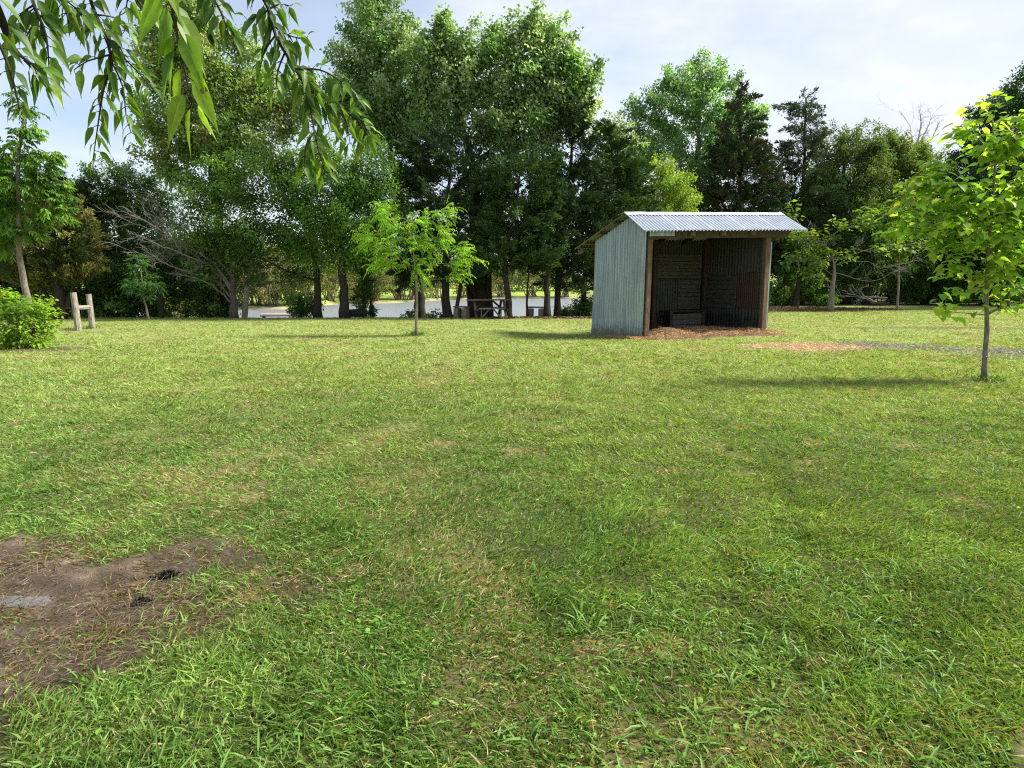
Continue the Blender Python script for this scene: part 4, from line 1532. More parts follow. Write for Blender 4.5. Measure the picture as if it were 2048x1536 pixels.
# slim stems with ivy between the elm and the sapling
tree('young_elm_tree', 'slim dark leafy stem, left one of a close pair by the pond', 28.4, [(727, 637), (729, 600), (732, 555), (735, 490)], 0.06,
     [(732, 560, 14, 35), (745, 520, 35, 25), (725, 600, 10, 18)], 5000, 'cluster', (0.10, 0.06), ELM, 60, 0.2, 'bark', 'leaf', POND, seed=33)
tree('young_elm_tree', 'slim bare-stemmed trunk, right one of a close pair by the pond', 28.6, [(743, 637), (742, 600), (737, 560), (742, 500)], 0.075,
     [(745, 515, 40, 22), (760, 490, 35, 25)], 4500, 'cluster', (0.10, 0.06), ELM, 50, 0.25, 'bark', 'leaf', POND, seed=34)

# cedar with grey dead limbs
g = np.random.default_rng(41)
half_dead = tree('cedar_tree', 'half-dead cedar on the pond bank, grey leafless boughs sweeping up to the left', 27.6, [(468, 638), (466, 590), (464, 545), (470, 480)], 0.17,
     [(500, 520, 60, 25), (440, 545, 40, 22), (480, 480, 60, 30), (520, 560, 30, 14)], 9000, 'spray', (0.10, 0.03), CEDAR_G, 110, 0.3, 'bark_mid', 'needle', POND, seed=35)


def dead_limbs(name, lab, cat, Y, stems, r, mat, seed, twigs=16, base=None, tw=0.35, root=None):
    g = np.random.default_rng(seed)
    b = at(*stems[0][0][:2], Y) if base is None else base
    if root is None:
        root = thing(name, lab, cat, b)
    else:
        b = np.array(root.location)
    for st in stems:
        G_ = Geo()
        pts = smooth_path([at(p[0], p[1], Y + (p[2] if len(p) > 2 else 0)) for p in st], 0.15)
        jit = np.cumsum(g.normal(size=pts.shape) * 0.022, 0)
        pts = pts + jit - np.linspace(0, 1, len(pts))[:, None] * jit[-1] * 0.6
        rr = np.linspace(r, 0.010, len(pts))
        G_.sweep(pts, rr, 7, 0.05, True, seed)
        L0 = np.linalg.norm(pts[-1] - pts[0])
        A, B, RA, RB = [], [], [], []
        for _ in range(twigs):
            i = int(len(pts) * g.uniform(0.2, 0.98))
            i = min(i, len(pts) - 2)
            d = norm(pts[i + 1] - pts[i])
            q = pts[i].copy()
            v = norm(d * 1.0 + g.normal(size=3) * np.array([0.55, 0.5, 0.45]) + np.array([0, 0, 0.05]))
            ln = L0 * tw * g.uniform(0.4, 1.0)
            r0 = rr[i] * 0.5
            for s in range(5):
                nx = q + v * ln / 5
                A.append(q); B.append(nx); RA.append(max(0.006, r0 * (1 - s * .17))); RB.append(max(0.005, r0 * (1 - (s + 1) * .17)))
                if s > 0:
                    for _k in range(2):
                        sv = norm(v + g.normal(size=3) * 0.55)
                        e = nx + sv * ln * 0.22
                        A.append(nx); B.append(e); RA.append(0.006); RB.append(0.004)
                        A.append(e); B.append(e + norm(sv + g.normal(size=3) * 0.4) * ln * 0.18); RA.append(0.005); RB.append(0.003)
                v = norm(v + g.normal(size=3) * 0.16)
                q = nx
        G_.segs(A, B, RA, RB, 4)
        G_.build('bough', M[mat], root, b, True)
    return root


dead_limbs('', '', '', 27.6,
           [[(466, 590), (448, 562), (410, 528), (340, 480), (250, 440)],
            [(466, 575), (446, 548), (400, 505), (320, 455, -0.6), (262, 425, -1.0)],
            [(468, 560), (440, 520), (385, 470), (310, 405, 0.8), (262, 352, 1.2)],
            [(466, 598), (425, 558), (350, 530, -0.8), (265, 500, -1.3)],
            [(466, 612), (445, 590), (405, 562, -0.5), (345, 552, -0.9)],
            [(467, 570), (430, 540), (360, 505, -0.7), (275, 470, -1.2)],
            [(467, 585), (440, 545), (380, 492, 0.7), (330, 440, 1.0)]], 0.045, 'dead_wood', 42, 20, tw=0.26, root=half_dead)

# left group
tree('hackberry_tree', 'dark green rounded tree behind the hitching posts', 31.0, [(262, 637), (262, 560), (240, 460), (235, 370)], 0.2,
     [(190, 385, 55, 45), (250, 375, 55, 40), (225, 450, 85, 55), (290, 480, 55, 60), (310, 410, 35, 55), (180, 470, 50, 60), (235, 345, 18, 18), (280, 545, 70, 55), (215, 540, 60, 50)],
     42000, 'cluster', (0.12, 0.07), ELM, 300, 0.36, 'bark', 'leaf', POND, seed=12)
tree('cedar_tree', 'olive-brown cedar behind the leaning ash tree', 26.5, [(122, 637), (118, 590), (110, 520), (105, 430)], 0.22,
     [(110, 440, 60, 40), (90, 500, 75, 45), (130, 540, 60, 35), (60, 550, 50, 40), (150, 480, 40, 40)],
     30000, 'spray', (0.16, 0.050), CEDAR_B, 260, 0.36, 'bark', 'needle', POND, seed=13,
     extra=[([(108, 637), (100, 600), (70, 560)], 0.1, 0.05), ([(130, 637), (140, 590), (165, 545)], 0.1, 0.05)])
tree('cedar_tree', 'tall dark cedar at the far left edge behind the shrub', 30.0, [(20, 637), (22, 560), (30, 450), (35, 340)], 0.2,
     [(40, 360, 40, 40), (60, 420, 70, 55), (20, 470, 60, 55), (60, 540, 80, 50), (120, 400, 50, 50), (150, 430, 40, 60), (10, 590, 50, 40)],
     42000, 'spray', (0.19, 0.058), CEDAR, 320, 0.38, 'bark', 'needle', POND, seed=14)
tree('hackberry_tree', 'dark leafy bush-like tree filling the bank between the slim sapling and the dead boughs', 30.0, [(375, 637), (372, 600), (365, 560), (360, 500)], 0.1,
     [(395, 600, 55, 30), (365, 560, 55, 32), (430, 575, 35, 35), (330, 530, 40, 40), (385, 520, 50, 40)],
     22000, 'cluster', (0.11, 0.065), ELM, 180, 0.3, 'bark', 'leaf', POND, seed=15)
tree('slim_sapling', 'slim leaning sapling with a narrow crown in front of the dark bank trees', 25.8, [(298, 641), (292, 615), (287, 590), (282, 545), (274, 512)], 0.045,
     [(270, 525, 20, 18), (285, 560, 32, 20), (270, 575, 28, 15), (305, 578, 22, 18)], 5200, 'pinnate', (0.075, 0.026), [(0.05, 0.14, 0.03), (0.07, 0.17, 0.035)], 75, 0.24, 'bark_grey', 'leaf', None, seed=16, tip=0.004)

# brush on the bank and far shore
def bush(name, lab, base, h, w_, n, leaf, cols, seed, stems=7, K=40, mat='leaf', bark='bark_pale', group=None, cr=0.3, cat='bush', zlo=0.15):
    g = np.random.default_rng(seed)
    b = np.array(base, float)
    root = thing(name, lab, cat, b, group)
    G_ = Geo()
    P0, tops = [], []
    C = np.stack([g.normal(0, w_ * 0.30, K), g.normal(0, w_ * 0.30, K), h * (zlo + (0.95 - zlo) * g.uniform(0, 1, K) ** 0.8)], 1)
    C[:, :2] *= np.sqrt(np.clip(1.15 - np.abs(C[:, 2:3] / h - 0.5) * 1.3, 0.15, 1))
    for s in range(stems):
        t = C[g.integers(0, K)] * np.array([1, 1, 1.0])
        t[2] = max(t[2], h * 0.6)
        st = np.array([g.normal(0, w_ * 0.07), g.normal(0, w_ * 0.07), -0.08])
        pts = smooth_path([st, st * 0.4 + t * np.array([0.45, 0.45, 0.55]), t], 0.3 * max(1, h / 3))
        G_.sweep(pts, np.linspace(0.013 * h + 0.004, 0.005, len(pts)), 6, 0.05)
        tops.append(pts)
    A = np.concatenate(tops)
    near = A[np.argmin(np.linalg.norm(C[:, None] - A[None], axis=2) + 0.0, axis=1)]
    G_.segs(near, C, np.full(K, 0.010 + 0.001 * h), np.full(K, 0.004), 4)
    G_.build('stems', M[bark], root, None, True)
    D = norm(C - np.array([0, 0, h * 0.35]))
    lg = Geo()
    crown_leaves(lg, C, D, 'cluster' if leaf[0] < 0.2 else 'cluster', n, leaf, cols, g, cr)
    lg.build('foliage', M[mat], root, None)
    return root


BRUSH = [(0.16, 0.19, 0.045), (0.12, 0.165, 0.04), (0.20, 0.21, 0.07), (0.22, 0.20, 0.09)]
far = 'thickets on the far shore of the pond'
FARLAB = {470: 'tangled pale-stemmed thicket across the pond behind the stout pale post',
          505: 'leaning pale-stemmed thicket across the pond right of the stout pale post',
          545: 'yellow-green thicket across the pond above the dock',
          588: 'low thicket across the pond left of the elm trunk',
          616: 'thicket across the pond just left of the slimmer elm trunk',
          660: 'thin-stemmed thicket across the pond between the two elm trunks',
          708: 'small thicket across the pond in front of the bright grassy slope, left side',
          752: 'willowy thicket across the pond in front of the bright grassy slope, right side',
          800: 'dark rounded thicket across the pond left of the bright sapling\'s stem',
          826: 'olive thicket across the pond directly behind the bright sapling\'s stem',
          872: 'brushy thicket across the pond right of the bright sapling\'s stem',
          930: 'thicket across the pond behind the left block bench',
          1000: 'green thicket across the pond above the picnic table',
          1062: 'green thicket across the pond above the right block bench',
          1130: 'thicket across the pond left of the tin shelter'}
for i, (px, lab) in enumerate(FARLAB.items()):
    g = np.random.default_rng(200 + i)
    x0 = ray(px, 600)[0] / ray(px, 600)[1]
    ys = np.linspace(50, 105, 400)
    Yb = ys[np.argmax(ys > farshore(x0 * ys) + 0.6)] + g.uniform(0.2, 2.0)
    b = np.array([x0 * Yb, Yb, 0])
    b[2] = hz(b) - 0.05
    hh = {708: 2.6, 752: 4.2, 588: 4.6}.get(px, 5.2 + g.uniform(-0.6, 1.6))
    cols = [(0.05, 0.10, 0.03), (0.07, 0.12, 0.03)] if px == 800 else BRUSH
    bush('thicket', lab, b, hh, hh * (0.7 if px in (708, 752) else 1.05), 5200, (0.20, 0.13), cols, 300 + i, 16, 70, group=far, cr=0.45)
for i, (px, Y, hh, lab) in enumerate([(345, 36, 3.4, 'yellow-green brush behind the dark square-topped post, left side'), (372, 34, 2.4, 'pale yellow low brush behind the dark square-topped post, right side')]):
    b = at(px, 620, Y)
    b[2] = WATER - 0.3
    bush('brush', lab, b, hh, hh * 0.9, 4200, (0.11, 0.06), [(0.26, 0.27, 0.06), (0.2, 0.24, 0.05), (0.30, 0.28, 0.09)], 330 + i, 9, 60, cr=0.3, group='yellow brush on the bank')
# tree rows farther off, beyond the far shore and the wood
gg2 = np.random.default_rng(55)
HZ = 'distant trees beyond the far shore'
for i, (px, Y, top, wpx, lab) in enumerate([(400, 92, 470, 60, 'distant tree seen under the elm, far left'), (520, 95, 480, 60, 'distant tree beyond the thickets above the dock'),
                                            (625, 110, 500, 50, 'distant tree behind the slimmer elm trunk'), (690, 125, 535, 40, 'distant small tree on the bright slope behind the thick elm trunk'),
                                            (790, 120, 520, 50, 'distant tree at the right end of the bright slope'), (880, 118, 500, 60, 'distant tree behind the twin-stemmed cedar'),
                                            (1000, 120, 500, 60, 'distant tree far behind the picnic table'), (1090, 118, 490, 60, 'distant tree far behind the stout dark trunk')]):
    tree('distant_tree', lab, Y, [(px, 585), (px, 560), (px + 2, top + 20)], 0.35,
         [(px, (top + 560) / 2, wpx * 0.8, (575 - top) / 2), (px - wpx * 0.4, 555, wpx * 0.5, 22), (px + wpx * 0.45, 550, wpx * 0.5, 26)], 4200, 'cluster', (0.42, 0.3), ELM_L + LIME[:1], 90, 0.9, 'bark', 'leaf', HZ, seed=400 + i)

for i, (px, Y, hh, lab) in enumerate([(80, 29.5, 2.6, 'dim dense bush under the olive-brown cedar'), (165, 29.3, 2.3, 'dim dense bush directly behind the hitching posts'),
                                      (205, 29.0, 2.7, 'dim dense bush right of the hitching posts'), (245, 29.6, 2.9, 'dim dense bush left of the slim leaning sapling'), (300, 29.4, 2.2, 'dim dense bush behind the slim leaning sapling'),
                                      (425, 29.2, 1.7, 'dim dense bush at the foot of the grey dead boughs'), (1175, 31.0, 1.6, 'dim dense bush just left of the tin shelter'), (1138, 31.5, 1.3, 'low dim bush between the right block bench and the tin shelter')]):
    b = at(px, 636, Y)
    b[2] = hz(b) - 0.05
    bush('bank_bush', lab, b, hh, hh * 0.85, 5200, (0.13, 0.08), ELM, 380 + i, 8, 60, bark='bark', cr=0.34, group='dim bushes along the bank', zlo=0.05)
# low plants on the bank
for i, (px, Y, hh, ww, lab) in enumerate([(606, 28.6, 1.05, 1.1, 'dark leafy bush on the bank left of the slimmer elm trunk'), (745, 28.4, 0.5, 0.5, 'small weed at the foot of the close pair of stems'),
                                          (822, 28.6, 0.42, 0.7, 'low weed at the pond edge left of the sapling\'s stem'), (872, 28.6, 0.52, 0.6, 'leafy weed against the water right of the sapling\'s stem'),
                                          (892, 28.9, 0.5, 0.4, 'leafy weed against the water beside the twin-stemmed cedar')]):
    b = at(px, 636, Y)
    b[2] = hz(b) - 0.03
    bush('weed' if i else 'bank_bush', lab, b, hh, ww, 260 if i else 2600, (0.10, 0.07), ELM, 350 + i, 5, 16 if i else 40, bark='bark', cr=0.10 if i else 0.22, group='weeds on the bank' if i else None, cat='weed' if i else 'bush')
lb = at(712, 636, 28.0)
lb[2] = hz(lb)
lg_ = Geo()
lg_.sweep(smooth_path([lb + [-0.42, 0, 0.16], lb + [0, 0.02, 0.19], lb + [0.45, 0.05, 0.17]], 0.1), 0.17, 10, 0.09, True, 4)
o = lg_.build('log', M['bark'], None, lb)
o.location = lb
tag(o, 'short dark log lying on the bank beside the thick elm trunk', 'log')

# ------------------------------------------------------------------ right side of the picture
tree('cottonwood_tree', 'cottonwood with a rounded crown standing behind the tin roof', 46.0, [(1385, 606), (1388, 480), (1395, 330), (1400, 180)], 0.36,
     [(1390, 158, 72, 32), (1350, 208, 60, 52), (1435, 208, 68, 54), (1320, 275, 52, 50), (1400, 290, 85, 60), (1492, 235, 32, 40), (1276, 235, 18, 35), (1380, 370, 60, 55), (1460, 300, 45, 50), (1410, 132, 32, 16)],
     36000, 'cluster', (0.17, 0.14), [(0.23, 0.38, 0.15), (0.28, 0.43, 0.18), (0.18, 0.31, 0.12)], 230, 0.5, 'bark_grey', 'cotton', WOODS, seed=50)
tree('cottonwood_tree', 'small thin yellowish cottonwood left of the round-crowned one', 40.0, [(1232, 612), (1234, 480), (1232, 360), (1235, 260)], 0.16,
     [(1230, 270, 28, 35), (1245, 320, 42, 40), (1215, 340, 30, 35), (1262, 375, 30, 30)], 8000, 'cluster', (0.15, 0.12), COTTON_Y, 90, 0.42, 'bark_pale', 'cotton', WOODS, seed=51)
tree('locust_tree', 'bright yellow-green young tree showing just above the tin roof', 36.0, [(1330, 612), (1332, 520), (1328, 420), (1325, 340)], 0.12,
     [(1320, 345, 32, 34), (1338, 380, 50, 42), (1318, 425, 50, 34), (1372, 410, 32, 28), (1345, 460, 50, 40)], 15000, 'cluster', (0.11, 0.075), [(0.26, 0.38, 0.05), (0.20, 0.33, 0.045), (0.31, 0.42, 0.07)], 150, 0.33, 'bark_grey', 'leaf', WOODS, seed=52)
tree('cedar_tree', 'mid-green cedar between the yellow-green young tree and the pond trees', 34.0, [(1285, 612), (1285, 500), (1280, 330)], 0.14,
     [(1272, 330, 20, 32), (1266, 385, 36, 40), (1270, 440, 42, 45), (1300, 500, 50, 40)], 26000, 'spray', (0.19, 0.058), CEDAR_G, 220, 0.38, 'bark', 'needle', WOODS, seed=53)
tree('cedar_tree', 'dense dark conical cedar above the middle of the tin roof', 41.0, [(1480, 608), (1480, 480), (1480, 340), (1480, 200)], 0.24,
     [(1482, 215, 16, 28), (1482, 265, 38, 38), (1478, 315, 58, 42), (1475, 370, 76, 46), (1470, 420, 80, 45), (1480, 470, 85, 50), (1530, 395, 30, 32), (1520, 330, 18, 18), (1430, 520, 70, 50), (1530, 500, 60, 50)],
     74000, 'spray', (0.20, 0.065), [(0.035, 0.066, 0.03), (0.045, 0.08, 0.036), (0.06, 0.068, 0.03)], 560, 0.50, 'bark', 'needle', WOODS, seed=54)
tree('cedar_tree', 'thin wispy cedar with a bare-looking pointed top right of the roof', 43.0, [(1600, 606), (1602, 480), (1608, 330), (1612, 195)], 0.2,
     [(1612, 205, 14, 22), (1585, 220, 18, 14), (1612, 255, 30, 30), (1605, 310, 42, 32), (1630, 280, 18, 24), (1580, 300, 16, 16)],
     9500, 'spray', (0.19, 0.058), [(0.09, 0.135, 0.085), (0.07, 0.11, 0.07)], 120, 0.42, 'bark', 'needle', WOODS, seed=55)
tree('cedar_tree', 'broad dark cedar beyond the right post of the tin shelter', 42.0, [(1570, 607), (1572, 540), (1580, 440), (1590, 370)], 0.22,
     [(1590, 375, 50, 38), (1570, 430, 70, 45), (1600, 490, 90, 45), (1560, 520, 60, 40), (1650, 430, 50, 50), (1640, 545, 50, 30)],
     44000, 'spray', (0.19, 0.058), CEDAR, 340, 0.46, 'bark', 'needle', WOODS, seed=56)
wood_specs = [
    ('hackberry_tree', 'dark green tree with a humped crown right of the wispy cedar', 44, 1690, [(1668, 305, 42, 38), (1722, 288, 45, 36), (1690, 365, 70, 55), (1660, 400, 50, 60), (1740, 350, 40, 50), (1690, 440, 80, 50)], [(0.10, 0.165, 0.06), (0.075, 0.14, 0.05), (0.14, 0.205, 0.06)], 36000),
    ('ash_tree', 'lighter green tree in the wood left of the leafless treetop', 46, 1790, [(1766, 288, 40, 32), (1798, 325, 48, 36), (1750, 335, 45, 40), (1790, 390, 70, 50), (1830, 325, 26, 30)], [(0.13, 0.205, 0.06), (0.10, 0.18, 0.05), (0.17, 0.235, 0.06)], 30000),
    ('ash_tree', 'yellow-green tree in the wood right of the leafless treetop', 47, 1860, [(1846, 318, 36, 32), (1880, 365, 48, 42), (1840, 390, 50, 50), (1900, 420, 60, 50)], [(0.20, 0.285, 0.055), (0.14, 0.23, 0.045), (0.24, 0.31, 0.07)], 26000),
    ('oak_tree', 'dark tree in the wood behind the sparse catalpa', 43, 1730, [(1700, 470, 75, 55), (1760, 450, 70, 55), (1720, 530, 80, 45), (1790, 520, 70, 50), (1680, 550, 50, 35)], ELM, 34000),
    ('oak_tree', 'dark tree in the wood left of the broad-leaved sapling', 44, 1850, [(1840, 470, 70, 55), (1890, 480, 70, 55), (1850, 540, 80, 45), (1910, 550, 60, 45), (1820, 560, 55, 35)], ELM, 34000),
    ('oak_tree', 'dark tree in the wood behind the broad-leaved sapling\'s stem', 43, 1970, [(1950, 480, 70, 55), (2000, 500, 75, 55), (1960, 550, 80, 45), (2040, 540, 60, 50)], ELM, 34000),
    ('pecan_tree', 'tall blue-green tree at the far right edge, taller than the wood beside it', 37, 2010,
     [(2045, 175, 50, 35), (1985, 225, 55, 35), (2030, 260, 70, 50), (1960, 300, 55, 40), (2000, 350, 90, 60), (1935, 370, 45, 40), (2060, 360, 60, 80), (1970, 420, 80, 50), (2060, 450, 60, 60)],
     [(0.045, 0.105, 0.04), (0.06, 0.125, 0.045), (0.035, 0.085, 0.035)], 52000),
    ('hackberry_tree', 'dark tree beyond the right edge of the wood', 40, 2120, [(2110, 330, 80, 90), (2130, 430, 90, 80), (2110, 530, 90, 60)], ELM, 26000),
]
for i, (nm, lab, Y, bx, bl_, cols, n) in enumerate(wood_specs):
    ty = min(b[1] for b in bl_)
    tree(nm, lab, Y, [(bx, 606), (bx + 2, 540), (bx - 3, (540 + ty) / 2), (bx, ty)], 0.24, bl_, n, 'cluster', (0.15, 0.085), cols, 260, 0.44, 'bark', 'leaf', WOODS, seed=500 + i)
# more wood behind, closing the gaps
for i, (px, Y, top) in enumerate([(1560, 58, 400), (1640, 60, 330), (1730, 62, 330), (1820, 62, 370), (1900, 60, 360), (1990, 58, 370), (2090, 56, 330), (2200, 52, 320), (1450, 62, 400), (1330, 66, 420)]):
    lab = ['deep in the wood behind the broad dark cedar', 'deep in the wood behind the wispy cedar', 'deep in the wood behind the humped crown', 'deep in the wood below the leafless treetop',
           'deep in the wood behind the yellow-green tree', 'deep in the wood behind the tall blue-green tree', 'deep in the wood at the right edge', 'outermost on the right of the wood', 'hidden behind the conical cedar', 'hidden behind the tin roof'][i]
    tree('woodland_tree', 'shaded tree ' + lab, Y, [(px, 598), (px, 540), (px, top + 30)], 0.25,
         [(px, top + 45, 55, 42), (px - 25, (top + 560) / 2, 60, 60), (px + 30, (top + 580) / 2, 60, 60), (px, 550, 75, 40)], 15000, 'cluster', (0.22, 0.13), ELM, 150, 0.6, 'bark', 'leaf', WOODS, seed=540 + i)

dead_limbs('dead_tree', 'leafless pale treetop standing above the wood on the right', 'dead tree', 58.0,
           [[(1832, 600), (1832, 450), (1832, 330), (1822, 260), (1800, 222)], [(1832, 400), (1838, 320), (1850, 270), (1868, 226)], [(1832, 360), (1846, 310), (1868, 270), (1880, 240)],
            [(1832, 380), (1815, 300), (1790, 262), (1770, 250)], [(1833, 340), (1834, 290), (1840, 250), (1838, 218)]], 0.15, 'bleached', 61, 26, tw=0.16)

# sparse catalpa with long bare arms
cat_root = tree('catalpa_tree', 'sparse-leaved catalpa with bare curving arms right of the tin shelter', 33.5,
                [(1660, 622), (1664, 580), (1668, 540), (1666, 520)], 0.16,
                [(1640, 480, 28, 14), (1690, 450, 30, 14), (1728, 432, 22, 12), (1608, 470, 22, 12), (1585, 440, 14, 10), (1590, 512, 18, 10), (1625, 525, 22, 12), (1690, 510, 20, 10), (1650, 505, 26, 14), (1760, 500, 20, 8), (1800, 495, 18, 7), (1585, 408, 12, 8), (1612, 545, 16, 10)],
                640, 'broad', (0.27, 0.21), [(0.14, 0.24, 0.035), (0.19, 0.28, 0.04)], 95, 0.14, 'bark_grey', 'leaf_thin', None, seed=62, tip=0.012)
dead_limbs('', '', '', 33.5,
           [[(1667, 545), (1700, 552), (1740, 560), (1800, 536)], [(1667, 530), (1720, 520), (1770, 532), (1825, 520)], [(1666, 520), (1700, 500), (1760, 500), (1845, 482)],
            [(1667, 552), (1640, 535), (1610, 520), (1575, 520)], [(1666, 522), (1640, 490), (1600, 455), (1566, 420)]], 0.016, 'dead_wood', 67, 9, tw=0.28, root=cat_root)
tree('catalpa_tree', 'young yellow-green catalpa in front of the dark wood, left of the broad-leaved sapling', 34.5,
     [(1795, 612), (1797, 560), (1800, 480), (1806, 400)], 0.06,
     [(1805, 400, 16, 14), (1790, 432, 26, 16), (1775, 462, 22, 14), (1812, 475, 26, 18), (1745, 440, 20, 10), (1800, 510, 20, 12)], 620, 'broad', (0.25, 0.19),
     [(0.17, 0.27, 0.035), (0.13, 0.23, 0.03)], 60, 0.16, 'bark_grey', 'leaf_thin', None, seed=63, tip=0.006)
tree('hackberry_tree', 'leaning dark-trunked tree just right of the tin shelter', 39.5, [(1590, 612), (1594, 585), (1600, 550), (1600, 500)], 0.20,
     [(1612, 530, 22, 16), (1585, 520, 18, 12), (1620, 565, 22, 12), (1600, 490, 30, 18)], 2600, 'cluster', (0.2, 0.13), [(0.06, 0.13, 0.03), (0.09, 0.17, 0.035)], 45, 0.35, 'bark', 'leaf', None, seed=64)
tree('young_elm_tree', 'thin dark stem left of the leaning dark-trunked tree', 39.5, [(1567, 612), (1568, 590), (1570, 565), (1573, 535)], 0.05,
     [(1575, 540, 18, 14)], 900, 'cluster', (0.16, 0.1), ELM, 18, 0.3, 'bark', 'leaf', None, seed=65)
# fallen branch
fbase = at(1750, 604, 39.0)
fbase[2] = hz(fbase)
dead_limbs('fallen_branch', 'pale fallen branch lying on the grass in front of the dark wood', 'fallen branch', 39.0,
           [[(1752, 603), (1735, 598), (1712, 590), (1690, 585)], [(1745, 602), (1725, 592), (1718, 580), (1735, 574)], [(1775, 596), (1745, 594), (1705, 592), (1660, 590)]], 0.05, 'dead_wood', 66, 9, base=fbase, tw=0.3)
UND = 'undergrowth at the foot of the wood'
for i, (px, Y, hh, lab) in enumerate([(1548, 41, 1.4, 'bright green leafy bush right against the tin shelter\'s right post'), (1572, 43, 0.9, 'low green bush behind the thin dark stem'),
                                      (1625, 44, 0.8, 'low green bush right of the leaning dark-trunked tree'), (1650, 40.5, 0.5, 'yellow-green tuft beside the catalpa trunk'),
                                      (1830, 44, 1.3, 'tall weeds before the dark wood right of the fallen branch'), (1910, 42, 1.0, 'dim bush before the dark wood left of the broad-leaved sapling\'s stem'),
                                      (1700, 45, 0.9, 'low bush behind the fallen branch'), (2010, 41, 1.1, 'dim bush before the dark wood right of the broad-leaved sapling\'s stem')]):
    b = at(px, 606, Y)
    b[2] = hz(b) - 0.03
    bush('undergrowth_bush', lab, b, hh, hh * 1.5, 1500, (0.15, 0.10), [(0.10, 0.21, 0.03), (0.14, 0.25, 0.035)] if i < 4 else ELM_L, 370 + i, 6, 34, bark='bark', group=UND, cr=0.22)

for i, (px, Y, hh, lab) in enumerate([(1690, 49, 2.2, 'dim thicket deep in the wood behind the fallen branch'), (1740, 50, 2.4, 'dim thicket in the wood right of the fallen branch'), (1790, 49, 2.2, 'dim thicket in the wood behind the young catalpa'),
                                      (1845, 50, 2.4, 'dim thicket in the wood behind the tall weeds'), (1900, 48, 2.2, 'dim thicket in the wood left of the broad-leaved sapling\'s stem'), (1630, 50, 2.2, 'dim thicket in the wood left of the catalpa'),
                                      (1955, 48, 2.3, 'dim thicket in the wood just behind the broad-leaved sapling\'s stem'), (2020, 48, 2.4, 'dim thicket in the wood at the right edge of the picture'), (1590, 51, 2.3, 'dim thicket in the wood behind the leaning dark-trunked tree')]):
    b = at(px, 606, Y)
    b[2] = hz(b) - 0.03
    bush('undergrowth_bush', lab, b, hh, hh * 1.25, 2600, (0.2, 0.12), ELM, 390 + i, 7, 50, bark='bark', group=UND, cr=0.36, zlo=0.05)

# ------------------------------------------------------------------ nearer trees
tree('sapling', 'bright lime-green sapling with feathery leaves alone on the lawn', 18.8, [(832, 671), (833, 630), (834, 590), (832, 560), (826, 500), (815, 440)], 0.050,
     [(765, 425, 30, 14), (735, 465, 25, 18), (790, 445, 40, 22), (770, 490, 45, 22), (730, 480, 22, 8), (850, 440, 40, 20), (880, 425, 18, 10), (905, 420, 14, 10), (840, 480, 60, 25), (880, 470, 30, 22), (895, 500, 40, 14),
      (930, 515, 25, 8), (955, 522, 12, 6), (900, 525, 30, 8), (925, 545, 16, 8), (905, 550, 8, 18), (745, 530, 32, 8), (780, 520, 35, 18), (840, 530, 35, 20), (848, 560, 14, 10), (775, 412, 12, 10)],
     8200, 'pinnate', (0.092, 0.031), [(0.23, 0.42, 0.045), (0.18, 0.36, 0.04), (0.30, 0.47, 0.055)], 150, 0.33, 'bark_pale', 'leaf_thin', None, seed=70, tip=0.0042, inner=0.2, flare=0.2)
tree('linden_sapling', 'young broad-leaved tree with bright drooping leaves on a thin trunk at the right', 10.09, [(1968, 763), (1972, 690), (1974, 630), (1974, 560), (1980, 450), (1990, 330), (1985, 240)], 0.040,
     [(1975, 205, 24, 16), (1957, 250, 44, 25), (1985, 300, 49, 28), (1889, 330, 27, 20), (1866, 365, 41, 25), (1929, 390, 66, 35), (2020, 300, 44, 40), (2040, 250, 27, 30), (1832, 415, 35, 22), (1826, 460, 41, 25), (1889, 440, 60, 35), (1990, 420, 77, 45), (2050, 400, 49, 70), (1889, 500, 46, 22), (1957, 490, 66, 35), (2030, 500, 60, 45), (1906, 540, 33, 14), (1980, 550, 49, 25), (2035, 570, 33, 25), (1889, 597, 28, 10), (1910, 615, 28, 9), (2010, 610, 28, 16), (1957, 590, 22, 14)],
     2150, 'broad', (0.15, 0.12), [(0.33, 0.48, 0.085), (0.26, 0.42, 0.07), (0.40, 0.52, 0.11), (0.20, 0.36, 0.06)], 260, 0.085, 'bark_grey', 'bright_leaf', None, seed=71, tip=0.0033, inner=0.25, flare=0.35)
tree('ash_tree', 'young ash tree with a leaning mottled trunk at the left edge', 17.6, [(62, 668), (55, 600), (44, 545), (38, 480), (36, 400), (38, 310), (48, 215)], 0.095,
     [(48, 215, 14, 28), (55, 265, 22, 25), (30, 310, 45, 28), (85, 330, 35, 28), (60, 370, 50, 30), (110, 375, 28, 28), (120, 415, 22, 18), (20, 400, 35, 40), (80, 425, 40, 22), (50, 455, 40, 18), (10, 480, 25, 40), (-30, 380, 40, 80), (105, 310, 14, 14)],
     13500, 'pinnate', (0.125, 0.048), [(0.12, 0.25, 0.036), (0.085, 0.19, 0.033), (0.17, 0.31, 0.042)], 190, 0.25, 'bark_grey', 'leaf', None, seed=72, tip=0.005, inner=0.2)
